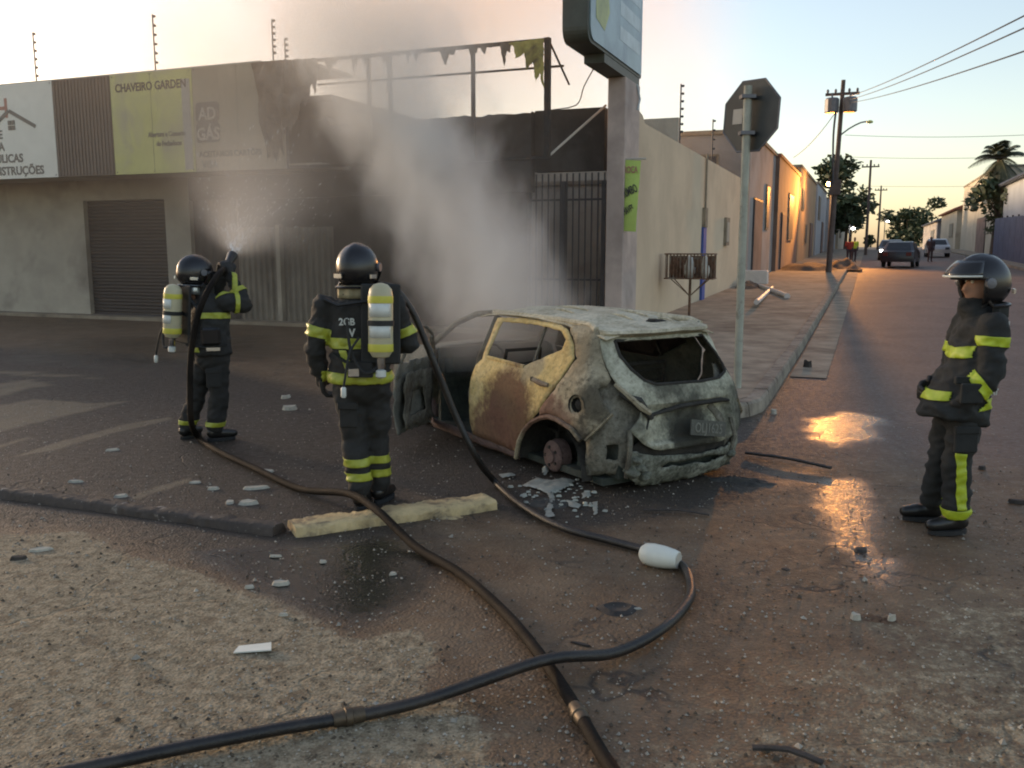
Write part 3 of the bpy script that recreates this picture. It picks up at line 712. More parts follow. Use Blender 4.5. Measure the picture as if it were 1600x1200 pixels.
# blue sheet fence before the warehouse
bf = empty('sheet_fence', W(50, 8.6, gz(50)), YAW, 'dark blue ribbed sheet fence before the white warehouse', 'fence')
for i in range(10):
    y0 = i*2.6; vs = []; fs = []
    for k in range(17):
        y_ = y0+.02+2.54*k/16; x_ = (.0, 0, .07, .07)[k % 4]; vs += [(x_, y_, gz(50+y0)-gz(50)), (x_, y_, gz(50+y0)-gz(50)+3.0)]
    for k in range(16): fs.append((2*k, 2*k+1, 2*k+3, 2*k+2))
    o = MB().add(vs, fs).build('sheet', M['steelblue'], bf); solid(o, .01)
    MB().lim(.09, .19, y0-.03, y0+.06, gz(50+y0)-gz(50), gz(50+y0)-gz(50)+3.1).build('post', M['iron'], bf)

# ---- trees
def leafmat(name, col, tr=.15):
    m, nt, p = nodes(name); co = coords(nt, False)
    c_ = ramp(nt, noise_(nt, co, 1.3, 4, .7), [(.3, tuple(x*.5 for x in col)), (.7, tuple(min(1, x*1.5) for x in col))]).outputs[0]
    nt.links.new(c_, p.inputs['Base Color']); p.inputs['Roughness'].default_value = .7
    try: p.inputs['Subsurface Weight'].default_value = 0
    except Exception: pass
    return m
M['leaf'] = leafmat('dark green foliage', (.045, .065, .028)); M['palmleaf'] = leafmat('palm foliage', (.07, .08, .045)); M['bark'] = mat('bark', (.09, .07, .055), .9, var=.3, sc=6, bmp=.4)
def tree(name, loc, ht, rx, rz, label, nleaf=1400, ls=.35, seed=1):
    rnd = random.Random(seed); o = empty(name, loc, 0, label, 'tree', 'trees along the street')
    tb = MB(); ch = ht-rz
    tb.tube([(0, 0, -.3), (.1, 0, ch*.5), (0, .1, ch)], [.22, .17, .13], 8)
    for k in range(6):
        q = k*1.05; tb.tube([(0, 0, ch*.7), (math.cos(q)*rx*.4, math.sin(q)*rx*.4, ch), (math.cos(q)*rx*.7, math.sin(q)*rx*.7, ch+rz*.4)], [.09, .06, .03], 6)
    tb.build('trunk', M['bark'], o, True)
    cl = [(rnd.gauss(0, .42)*rx, rnd.gauss(0, .42)*rx, ch+rnd.gauss(0, .40)*rz, rnd.uniform(.25, .5)) for _ in range(26)]
    vs = []; fs = []
    for i in range(nleaf):
        c_ = rnd.choice(cl); d = Vector((rnd.gauss(0, 1), rnd.gauss(0, 1), rnd.gauss(0, 1))).normalized()*rnd.random()**.4
        p = Vector((c_[0]+d.x*rx*c_[3], c_[1]+d.y*rx*c_[3], c_[2]+d.z*rz*c_[3]))
        a = Vector((rnd.gauss(0, 1), rnd.gauss(0, 1), rnd.gauss(0, .6))).normalized(); b_ = a.cross(Vector((rnd.gauss(0, 1), rnd.gauss(0, 1), rnd.gauss(0, 1)))).normalized()
        s_ = ls*rnd.uniform(.6, 1.3); n = len(vs)
        vs += [p-a*s_, p+b_*s_*.5, p+a*s_, p-b_*s_*.5]; fs.append((n, n+1, n+2, n+3))
    MB().add(vs, fs); me = bpy.data.meshes.new('crown'); me.from_pydata([tuple(v) for v in vs], [], fs); link('crown', me, M['leaf'], o)
    return o
tree('street_tree', W(90, -3.3, gz(90)), 9.3, 2.0, 1.5, 'leafy tree spreading behind the lit utility pole', 900, .35, 1)
tree('street_tree', W(112, -2.6, gz(112)), 7.4, 2.2, 2.4, 'first dark tree on the left pavement past the houses', 1300, .4, 2)
tree('street_tree', W(126, -2.4, 1.4), 7.0, 2.2, 2.4, 'second dark tree on the left pavement nearer the street end', 1300, .4, 3)
tree('round_tree', W(210, 7.6, 1.4), 8.6, 6.2, 4.4, 'round dense tree standing at the end of the street', 3200, .55, 4)
# palm with single fronds
def palm(loc, ht, label, nf=24, fl=2.6):
    rnd = random.Random(5); o = empty('palm_tree', loc, 0, label, 'palm')
    tr = MB(); tr.tube([(0, 0, -.5), (.15, 0, ht*.5), (.0, 0, ht)], [.28, .22, .2], 10); tr.build('trunk', M['bark'], o, True)
    for k in range(nf):
        az = rnd.uniform(0, 6.28); el = rnd.uniform(-.9, 1.2) if k > 7 else rnd.uniform(.7, 1.35); ln = fl*rnd.uniform(.75, 1.1)
        d = Vector((math.cos(az), math.sin(az), 0)); pts = []
        for i in range(7):
            t = i/6; pts.append(Vector((0, 0, ht))+d*(ln*t*math.cos(el)*1.0)+Vector((0, 0, ln*(t*math.sin(el)-.55*t*t))))
        b = MB(); b.tube(pts, [.035, .03, .028, .024, .02, .015, .008], 4)
        sd_ = d.cross(Vector((0, 0, 1)))
        for i in range(1, 24):
            t = i/24; j = min(5, int(t*6)); f_ = t*6-j; p = pts[j].lerp(pts[j+1], f_); tg = (pts[j+1]-pts[j]).normalized()
            for sg in (-1, 1):
                ll = .75*math.sin(math.pi*min(1, t*.85+.12))*rnd.uniform(.8, 1.1)+.1
                e = p+sd_*sg*ll*.75+tg*ll*.45+Vector((0, 0, -ll*.4)); w = tg*.06
                b.add([p-w, p+w, e], [(0, 1, 2)])
        b.build('frond', M['palmleaf'], o)
    return o
palm(W(80, 9.05, gz(80)), 7.5, 'tall ragged palm in front of the beige block', 34, 3.0)
# scrub below the palm
tree('bush', W(79.2, 9.3, gz(80)), 6.6, 2.6, 2.2, 'bushy tree under the ragged palm', 1200, .3, 9)

# ---- utility poles, street lamps, wires
M['polewood'] = mat('weathered pole', (.10, .075, .065), .9, var=.25, sc=3, bmp=.3)
M['steelgrey'] = mat('grey steel', (.14, .14, .15), .5, metal=.3, var=.2, bmp=.05)
def emit(name, col, st):
    m, nt, p = nodes(name); p.inputs['Base Color'].default_value = (*col, 1); p.inputs['Emission Color'].default_value = (*col, 1); p.inputs['Emission Strength'].default_value = st; return m
M['sodium'] = emit('lit sodium lamp', (1, .50, .13), 60); M['whitelamp'] = emit('lit white lamp', (1, .95, .85), 7)
M['lampoff'] = mat('lamp glass', (.45, .48, .12), .3, var=.1, bmp=0)
def pole(base, ht, lean, label, trafo=True, r=.125):
    o = empty('utility_pole', base, YAW, label, 'utility pole', 'utility poles along the street')
    t = lambda z_: (lean*z_, 0, z_)
    MB().tube([t(-.5), t(ht)], [r*1.1, r*.75], 10).build('shaft', M['polewood'], o, True)
    MB().box(t(ht*.93), (1.5, .12, .12)).build('crossarm', M['polewood'], o)
    for k in (-.65, -.3, .3, .65): MB().lathe((t(ht*.93)[0]+k, 0, ht*.93+.06), [(.03, 0), (.06, .05), (.06, .12), (.03, .18)], 8).build('insulator', M['steelgrey'], o)
    if trafo:
        tz = ht*.86; tx = t(tz)[0]
        for sx in (-.42, .38):
            tf = MB().lathe((tx+sx, -.2, tz-.25), [(.26, 0), (.32, .04), (.32, .62), (.26, .68)], 12).build('transformer', M['steelgrey'], o)
            MB().box((tx+sx, -.2, tz+.5), (.08, .08, .2)).build('bushing', M['steelgrey'], tf)
        MB().box(t(ht*.45), (.5, .4, .7)).build('meter_box', M['polewood'], o)
        MB().tube(spline([(t(ht*.9)[0]-.2, -.1, ht*.9), (t(ht*.7)[0]-.25, -.15, ht*.72), (t(ht*.45)[0]-.1, -.2, ht*.47)], .4), .05, 5).build('cable_drop', M['iron'], o)
    return o
pb = W(46, -1.75, gz(46)+.14)
top = onU(1318, 125, 46); ht = top.z-pb.z
xs = UV(top)[1]-(-1.75)
pole(pb, ht, xs/ht, 'tall leaning utility pole carrying two transformers')
# arm lamp, not lit
la = onU(1310, 214, 46); lbp = onU(1356, 190, 46)
al = empty('street_lamp', la, 0, 'unlit street lamp on a thin curved arm of the tall pole', 'street lamp')
d_ = lbp-la
MB().tube(spline([(0, 0, 0), (d_.x*.35, d_.y*.35, d_.z*.55), (d_.x*.75, d_.y*.75, d_.z*.95), tuple(d_)], .2), .035, 6).build('arm', M['steelgrey'], al)
MB().lathe((d_.x+.1, d_.y, d_.z-.02), [(.05, -.06), (.14, -.03), (.14, .03), (.06, .08)], 10).build('lamp_head', M['lampoff'], al)
# lit sodium lamp
lp = onU(1295, 287, 65)
sl = empty('street_lamp', lp, YAW, 'lit orange sodium lamp just left of the tall utility pole', 'street lamp')
MB().tube([(.1, 1.6, -(lp.z-gz(66.6))), (.1, 1.6, -.1), (.08, 1.2, .2), (0, 0, .12)], .05, 8).build('arm', M['steelgrey'], sl)
MB().lathe((0, 0, .10), [(.06, .08), (.2, .02), (.2, -.0), (.12, -.0)], 12).build('hood', M['steelgrey'], sl)
MB().lathe((0, -.02, -.0), [(.03, -.16), (.12, -.10), (.14, 0), (.10, .08)], 12).build('bulb', M['sodium'], sl, True)
pq = bpy.data.lights.new('sodium_glow', 'POINT'); pq.energy = 220; pq.color = (1, .46, .14); pq.shadow_soft_size = .15
pqo = bpy.data.objects.new('sodium_glow', pq); C.objects.link(pqo); pqo.location = lp+Vector((.0, -.12, -.3))
pl = bpy.data.lights.new('sodium_light', 'SPOT'); pl.energy = 6000; pl.color = (1, .38, .07); pl.shadow_soft_size = .2; pl.spot_size = R(62); pl.spot_blend = .6
plo = bpy.data.objects.new('sodium_light', pl); C.objects.link(plo); plo.location = lp+Vector((.0, -.12, -.28)); plo.rotation_euler = (W(6, -.2, 0)-lp).to_track_quat('-Z', 'Y').to_euler()
# further lamps and poles
for px, pt, U, lb_ in ((1361, 250, 88, 'second utility pole farther down the street'), (1377, 290, 125, 'third and smallest utility pole on the street')):
    tp = onU(px, pt, U); bs = W(U, UV(tp)[1], gz(U)); pole(bs, tp.z-bs.z, 0.0, lb_, False)
for px, py, U, lb_, m_ in ((1333, 357, 84, 'small white lamp over the left pavement by the pale house', 'whitelamp'), (1387, 346, 120, 'bright white lamp at the end of the tree row', 'whitelamp')):
    p = onU(px, py, U); o = empty('wall_lamp', p, YAW, lb_, 'lamp')
    MB().lathe((0, 0, 0), [(.04, -.1), (.16, -.06), (.16, .06), (.05, .1)], 10).build('bulb', M[m_], o)
    MB().tube([(0, 0, .08), (-.3, .2, .35), (-.3, .2, -(p.z-gz(U)))], .05, 6).build('post', M['steelgrey'], o)
def wire(a, b, sag, label, r=.018):
    a = Vector(a); b = Vector(b); pts = []
    for i in range(25):
        t = i/24; p = a.lerp(b, t); p.z -= sag*4*t*(1-t); pts.append(p)
    o = MB().tube(pts, r, 5).build('overhead_wire', M['iron']); tag(o, label, 'wire', 'overhead wires')
tpz = onU(1322, 152, 46)
for k, (px, py) in enumerate(((1600, -2), (1600, 10), (1600, 40), )):
    e = atY(px, py, 13.0); e2 = e+(e-tpz)*.6
    wire(tpz+Vector((.1*k, 0, -.12*k)), e2, .25, ['topmost overhead wire running to the top right corner', 'middle overhead wire running to the top right corner', 'lowest overhead wire running to the right edge'][k], .012)
wire(onU(1316, 160, 46), onV(1240, 246, -4.6), .3, 'service wire from the tall pole down to the brown house')
for y, U, lb_ in ((211, 60, 'upper wire crossing the street behind the pole'), (245, 70, 'second wire crossing the street'), (290, 95, 'lowest wire crossing the street')):
    wire(onU(1320, y, U), onU(1640, y-2, U), .15, lb_, .014)

# ---- far vehicles and people
M['carpaint'] = mat('black car paint', (.02, .02, .025), .3, var=.1, bmp=0); M['silver'] = mat('silver car paint', (.38, .39, .40), .35, metal=.2, var=.05, bmp=0)
M['rubber'] = mat('tyre rubber', (.02, .02, .02), .85, var=.2, bmp=.1)
M['redlens'] = mat('red lens', (.10, .012, .01), .3, var=.1, bmp=0)
def small_car(p, rz, mat_, label, lit=False):
    o = empty('parked_car', p, rz, label, 'car', 'cars standing down the street')
    prof = [(-2.0, .32), (-2.05, .6), (-1.95, .9), (-1.55, .98), (-1.05, 1.42), (-.3, 1.48), (.35, 1.40), (.95, .98), (1.75, .86), (2.0, .62), (2.0, .32)]
    vs = []; fs = []; n = len(prof)
    for y_, sc_ in ((-.86, 1), (-.80, 1.0), (.80, 1), (.86, 1)):
        for x_, z_ in prof:
            yy = y_*(1-.22*max(0, (z_-.95)/.5)); vs.append((x_*.985 if abs(y_) > .82 else x_, yy, z_ if abs(y_) < .82 else z_*.985+.005))
    for j in range(3):
        for i in range(n-1): fs.append((j*n+i, j*n+i+1, j*n+n+i+1, j*n+n+i))
    fs += [tuple(range(n)), tuple(3*n+i for i in range(n))[::-1], tuple(j*n for j in range(4)), tuple(j*n+n-1 for j in range(4))[::-1]]
    b = MB().add(vs, fs).build('body', mat_, o); sm_angle(b.data, 35)
    MB().add([(-1.53, -.66, 1.0), (-1.53, .66, 1.0), (-1.1, .56, 1.40), (-1.1, -.56, 1.40)], [(0, 1, 2, 3)]).build('rear_window', M['darkglass'], o).location.x = -.03
    MB().add([(.97, -.66, 1.0), (.97, .66, 1.0), (.42, .56, 1.37), (.42, -.56, 1.37)], [(0, 1, 2, 3)]).build('windscreen', M['darkglass'], o).location.x = .03
    for s_ in (-1, 1):
        MB().add([(-1.2, s_*.80, 1.0), (.75, s_*.80, 1.0), (.3, s_*.70, 1.34), (-.95, s_*.69, 1.37)], [(0, 1, 2, 3)]).build('side_window', M['darkglass'], o).location.y = s_*.045
        MB().lim(-2.07, -2.0, s_*.62-.14, s_*.62+.14, .66, .86).build('tail_light', M['redlens'], o)
        MB().lim(1.93, 2.02, s_*.62-.15, s_*.62+.15, .60, .76).build('headlight', M['whitelamp'] if lit else M['darkglass'], o)
        for x_ in (-1.3, 1.25):
            w_ = MB().lathe((x_, s_*.78, .31), [(.20, -.1), (.31, -.08), (.31, .08), (.20, .1)], 16, 'Y').build('wheel', M['rubber'], o)
            MB().lathe((x_, s_*.87, .31), [(.17, -.02), (.19, .0), (.1, .02)], 12, 'Y').build('rim', M['silver'], w_)
    return o
def far(px, py, u): 
    p = onU(px, py, u); return W(u, UV(p)[1], gz(u)+.004)
small_car(far(1408, 400, 58), R(90)-STREET-R(8), M['carpaint'], 'black car parked down the street with its rear towards us')
small_car(far(1392, 395, 72), R(-90)-STREET, M['carpaint'], 'dark car with a lit headlight beyond the black parked car', True)
small_car(far(1464, 390, 82), R(-90)-STREET, M['silver'], 'silver car standing near the right-hand pavement')
# soil heaps on the pavement and the rubble beside the wall
def heap(name, p, rx, ry, hgt, mat_, label, seed, kind=None):
    vs = []; fs = []; n = 22
    for i in range(n+1):
        for j in range(n+1):
            x_ = (i/n*2-1); y_ = (j/n*2-1); r_ = math.hypot(x_, y_)
            z_ = max(0, 1-r_*r_)*hgt*(.7+.6*noise.noise((x_*2.2+seed, y_*2.2, 1)))+noise.noise((x_*9+seed, y_*9, 2))*.04*max(0, 1-r_)-.02
            vs.append((x_*rx, y_*ry, z_))
    for i in range(n):
        for j in range(n): fs.append((i*(n+1)+j, (i+1)*(n+1)+j, (i+1)*(n+1)+j+1, i*(n+1)+j+1))
    o = MB().add(vs, fs).build(name, mat_, None, True); o.location = p; o.rotation_euler.z = YAW
    return tag(o, label, 'soil')
heap('soil_heap', W(50, -2.9, gz(50)+.13), 1.5, 2.6, .55, M['dirt'], 'dark soil heap against the brown house on the pavement', 1)
heap('soil_heap', W(52.5, -1.3, gz(52)+.1), 1.0, 2.6, .62, M['dirt'], 'orange-lit soil heap beside the kerb under the lamp', 5)
heap('rubble_heap', W(33.2, -3.9, gz(33)+.13), .5, 1.8, .28, M['dirt'], 'rubble strewn along the foot of the beige wall', 9)
M['pvc'] = mat('white plastic pipe', (.62, .55, .50), .5, var=.1, bmp=.05)
def pipe(pa, pb_, r, label):
    a = G(*pa, z=.42); b_ = G(*pb_, z=.36); o = MB().tube([a, b_], r, 10).build('plastic_pipe', M['pvc'], None, True)
    return tag(o, label, 'pipe', 'white pipes lying on the pavement')
pipe((1184, 446), (1230, 463), .09, 'longer white pipe lying across the rubble on the pavement')
pipe((1182, 472), (1206, 450), .07, 'shorter white pipe crossed beneath the longer one')
o = MB().lim(-.55, .55, -.25, .25, 0, .62).build('utility_box', M['pvc'], None, bevel=.02); p = G(1176, 448, .3); o.location = (p.x, p.y, .3); o.rotation_euler.z = YAW; tag(o, 'pale square box on the pavement behind the sign pole', 'box')

# ---- rusty litter basket on a post
M['rust'] = mat('rusty steel', (.14, .075, .045), .85, var=.5, sc=9, bmp=.3, soot=(.20, .17, .13), sootlvl=(.5, .65), ssc=4)
M['bag'] = mat('white plastic bag', (.60, .57, .5), .5, var=.15, bmp=.4, bsc=15)
bp = W(20.6, -3.75, .14)
bk = empty('litter_basket', bp, YAW, 'rusty wire litter basket on a post before the beige wall', 'basket')
MB().tube([(0, 0, 0), (0, 0, .95)], .03, 8).build('post', M['rust'], bk)
for s_ in (-1, 1):
    for t_ in (-1, 1): MB().tube([(0, 0, .55), (s_*.42, t_*.18, .95)], .012, 5).build('brace', M['rust'], bk)
for z_ in (.95, 1.5): MB().tube([(-.55, -.22, z_), (.55, -.22, z_), (.55, .22, z_), (-.55, .22, z_), (-.55, -.22, z_)], .016, 5).build('rim', M['rust'], bk)
MB().lim(-.55, .55, -.22, .22, .94, .95).build('floor', M['rust'], bk)
for i in range(14):
    x_ = -.5+i*.077
    for y_ in (-.22, .22): MB().lim(x_-.012, x_+.012, y_-.006, y_+.006, .95, 1.5).build('wire', M['rust'], bk)
for y_ in (-.11, 0, .11):
    for x_ in (-.55, .55): MB().lim(x_-.006, x_+.006, y_-.012, y_+.012, .95, 1.5).build('wire', M['rust'], bk)
MB().lim(-.53, .53, .19, .2, .96, 1.46).build('back_sheet', M['rust'], bk)
for px_, w_, lb_ in ((-.02, .13, 'left white rubbish bag in the wire basket'), (.33, .10, 'right white rubbish bag in the wire basket')):
    vs = []; fs = []; n = 10
    b = bmesh.new(); bmesh.ops.create_icosphere(b, subdivisions=3, radius=1)
    for v in b.verts:
        q = v.co.copy(); k = 1+.25*noise.noise(q*2.3+Vector((px_*9, 0, 0))); v.co = Vector((q.x*w_*k, q.y*.12*k, q.z*.2*k+(.12 if q.z > .8 else 0)))
    me = bpy.data.meshes.new('bag'); b.to_mesh(me); b.free(); o = link('rubbish_bag', me, M['bag'], smooth=True)
    o.location = bp+W(-.02, px_, 0)+Vector((0, 0, 1.13)); tag(o, lb_, 'bag', 'bags in the litter basket')

# ---- stop sign seen from behind
M['signback'] = mat('dark sign back', (.045, .048, .045), .5, metal=.3, var=.3, sc=3, bmp=.05)
M['pale_post'] = mat('pale painted steel post', (.36, .36, .29), .6, var=.2, sc=5, bmp=.1, soot=(.12, .10, .07), sootlvl=(.55, .7), ssc=4)
sp0 = G(1152, 606, .14)
tp = atY(1169, 134, sp0.y)
st = empty('stop_sign', sp0, 0, 'octagonal stop sign seen from behind on a pale leaning post', 'sign')
MB().tube([(0, 0, -.1), tuple(tp-sp0)], .048, 10).build('post', M['pale_post'], st, True)
cen = atY(1173, 181, sp0.y+.06)-sp0
oc = MB(); rr = .425; pl8 = [(rr*math.cos(R(22.5+45*k)), rr*math.sin(R(22.5+45*k))) for k in range(8)]
oc.prism(pl8, 0, .012); o = oc.build('plate', M['signback'], st); o.location = cen; o.rotation_euler = (R(-2), R(2), R(-55))
rim = MB(); rim.tube([(x_, .006, z_) for x_, z_ in pl8+[pl8[0]]], .012, 5); o2 = rim.build('edge', M['steelgrey'], o)
MB().lim(-.26, -.12, -.006, -.001, -.08, .09).build('sticker', M['paleink'], o)
for z_ in (-.2, .2): MB().box((tp.x-sp0.x-.0, -.0, cen.z+z_), (.16, .14, .04)).build('clamp', M['steelgrey'], st)
# ------------------------------------------------------------------ the burnt-out car
CK = .905
X0, LQ = -.3, 1.3
BZ = ([0, .1, .3, .5, .7, .82, .9, 1.05, 1.2, 1.3, 1.36], [.80, .85, .875, .88, .865, .84, .80, .735, .665, .61, .56])
AZ = ([0, .1, .25, .45, .6, .75, .82, .9, 1.05, 1.2, 1.3, 1.36], [.50, .56, .61, .60, .57, .53, .50, .45, .36, .27, .20, .15])
def CS(q, z, inset=0.0):                 # unrolled car skin -> car space (x forward, y left)
    b_ = float(np.interp(z, *BZ))-inset; a_ = float(np.interp(z, *AZ))-inset
    if q >= X0:
        y = b_-((q-1.7)**2*.045 if q > 1.7 else 0); return (q, y, z)
    t = (X0-q)/LQ*math.pi/2; sg = 1
    if t > math.pi/2: t = math.pi-t; sg = -1
    cx = max(math.cos(t), 0)**(2/3.4); sx = max(math.sin(t), 0)**(2/3.4)
    return (X0-a_*sx, sg*b_*cx, z)
def burnt(name, cols, sc=3.0, soot=.35, rust=None, rustl=(.5, .7), patch=None, rough=.9, sootc=(.022, .020, .018), zdark=None):
    m, nt, p = nodes(name); co = coords(nt)
    n1 = noise_(nt, co, sc, 6, .65, .3); n2 = noise_(nt, co, sc*2.7, 6, .7); n3 = noise_(nt, co, 28, 4, .65); n4 = noise_(nt, co, sc*.6, 5, .6, .6)
    st = [(.28+.44*i/(len(cols)-1), c_) for i, c_ in enumerate(cols)]
    col = ramp(nt, n1, st).outputs[0]
    col = mixc(nt, ramp(nt, n3, [(.4, 0.0), (.75, .35)]).outputs[0], col, tuple(min(1, c_*1.5) for c_ in cols[-1]))
    if patch:
        for (c0, rad, pc) in patch:
            d = N(nt, 'VectorMath', operation='DISTANCE'); nt.links.new(co, d.inputs[0]); d.inputs[1].default_value = c0
            f = math_(nt, 'ADD', math_(nt, 'DIVIDE', d.outputs['Value'], rad), math_(nt, 'MULTIPLY', math_(nt, 'SUBTRACT', n2, .5), 1.1))
            col = mixc(nt, ramp(nt, f, [(.62, .9), (1.0, 0.0)]).outputs[0], col, mixc(nt, n2, tuple(x*.6 for x in pc), tuple(x*1.35 for x in pc)))
    if rust: col = mixc(nt, ramp(nt, n4, [(rustl[0], 0.0), (rustl[1], .85)]).outputs[0], col, rust)
    n5 = noise_(nt, co, sc*7, 8, .75, .4)
    col = mixc(nt, ramp(nt, n5, [(.49, 0.0), (.62, .75)]).outputs[0], col, mixc(nt, .5, col, (.05, .035, .025)))
    s_ = ramp(nt, math_(nt, 'ADD', math_(nt, 'MULTIPLY', n2, .7), math_(nt, 'MULTIPLY', n5, .3)), [(.70-soot*.5, 0.0), (.80-soot*.35, .92)]).outputs[0]
    col = mixc(nt, s_, col, sootc)
    nt.links.new(col, p.inputs['Base Color']); p.inputs['Roughness'].default_value = rough; p.inputs['Specular IOR Level'].default_value = .3
    bump(nt, p, math_(nt, 'ADD', n2, math_(nt, 'MULTIPLY', n3, .6)), .45, .012)
    return m
CREAM = [(.19, .16, .10), (.32, .275, .185), (.44, .385, .275)]
M['b_roof'] = burnt('ash-grey roof', [(.29, .25, .165), (.50, .445, .32), (.62, .565, .43)], 3.5, .18, (.20, .17, .10), (.56, .8))
M['b_door'] = burnt('ochre burnt door', [(.32, .22, .08), (.62, .45, .18), (.70, .55, .28)], 3.0, .12, (.18, .09, .055), (.58, .74), [((.55, .87, .50), .50, (.12, .057, .038)), ((.85, .86, .12), .55, (.20, .10, .066)), ((.25, .8, .95), .2, (.40, .33, .20))])
M['b_quarter'] = burnt('ash burnt quarter', CREAM, 3.5, .32, (.17, .10, .07), (.60, .8), [((.02, .87, .55), .36, (.19, .10, .07)), ((-.3, .87, .48), .24, (.18, .115, .085)), ((-.62, .72, .72), .22, (.09, .078, .055)), ((-.35, .68, 1.12), .2, (.24, .20, .13)), ((-.55, .76, .45), .18, (.07, .06, .045))])
M['b_gate'] = burnt('teal-grey burnt tailgate', [(.16, .165, .12), (.36, .35, .26), (.58, .56, .43)], 3.2, .26, (.05, .05, .038), (.52, .68), [((-.8, -.05, .55), .30, (.10, .10, .078)), ((-.88, -.1, .36), .34, (.035, .034, .027)), ((-.72, .5, .60), .16, (.05, .046, .036)), ((-.6, -.72, .55), .32, (.06, .06, .047)), ((-.70, .15, .84), .22, (.12, .115, .085))])
M['b_inner'] = burnt('brown-black inner steel', [(.07, .063, .046), (.14, .13, .10), (.26, .245, .195)], 5.0, .34, (.07, .05, .033), (.5, .7))
M['b_dark'] = burnt('sooty interior steel', [(.018, .016, .014), (.035, .032, .028), (.06, .058, .05)], 4, .3)
M['b_floor'] = burnt('green-black cabin', [(.02, .024, .020), (.038, .046, .038), (.07, .078, .066)], 4, .25)
M['b_rust'] = burnt('purple-brown rust', [(.075, .05, .045), (.13, .085, .075), (.18, .13, .115)], 6, .22)
M['b_bump'] = burnt('mottled burnt bumper', [(.055, .058, .044), (.14, .145, .11), (.40, .40, .33)], 5.0, .42)
M['b_fdoor'] = burnt('grey-green burnt door', [(.10, .105, .085), (.18, .18, .15), (.27, .26, .22)], 4, .25, (.28, .21, .10), (.6, .75))
M['b_plate'] = mat('scorched number plate', (.085, .085, .07), .6, var=.3, sc=14, bmp=.3)
M['b_letters'] = mat('pale plate letters', (.17, .17, .14), .6, var=.2, bmp=0)
car = empty('burnt_car', (.90, 7.368, 0), .5508+R(90), 'burnt-out hatchback wreck with open front door smoking at the kerb', 'car'); car.scale = (CK, CK, CK)
def warp(p, amp, f=3.0):
    n_ = noise.noise_vector(Vector(p)*f); m_ = noise.noise_vector(Vector(p)*f*2.6+Vector((3, 1, 7)))
    cr = lambda a, b: (abs(a)-.22)*.8-(abs(b)-.2)*.55
    return (p[0]+cr(n_.x, m_.y)*amp*1.0, p[1]+cr(n_.y, m_.z)*amp*1.5, p[2]+n_.z*amp*.4)
def panel(name, poly, holes, mat_, d=.05, inset=0.0, amp=.012, jag=0.004, th=.010, mirror=False, parent=None, fn=None):
    v2, f2 = sheet(poly, holes, d, jag)
    vs = []
    for q, z in v2:
        p = warp((fn or CS)(q, z, inset), amp)
        if mirror: p = (p[0], -p[1], p[2])
        vs.append(p)
    o = MB().add(vs, f2).build(name, mat_, parent or car); clean(o.data)
    b = bmesh.new(); b.from_mesh(o.data)
    cen = Vector((.6, 0, .6))
    # normals outward
    s_ = sum((f.calc_center_median()-cen).dot(f.normal)*f.calc_area() for f in b.faces)
    if s_ < 0: bmesh.ops.reverse_faces(b, faces=b.faces)
    b.to_mesh(o.data); b.free(); sm_angle(o.data, 22)
    solid(o, th, -1); return o
RD = [(1.17, 1.30), (1.16, .90), (1.24, .83), (1.29, .59), (1.29, .26), (1.26, .14), (.47, .12), (.36, .24), (.25, .39), (.04, .56), (-.15, .79), (-.29, 1.06), (-.22, 1.17), (-.06, 1.27), (.10, 1.315), (.6, 1.325), (1.0, 1.32)]
RW = [(1.06, 1.275), (1.09, .935), (.40, .92), (-.08, 1.11), (-.08, 1.2), (.05, 1.265), (.4, 1.285)]
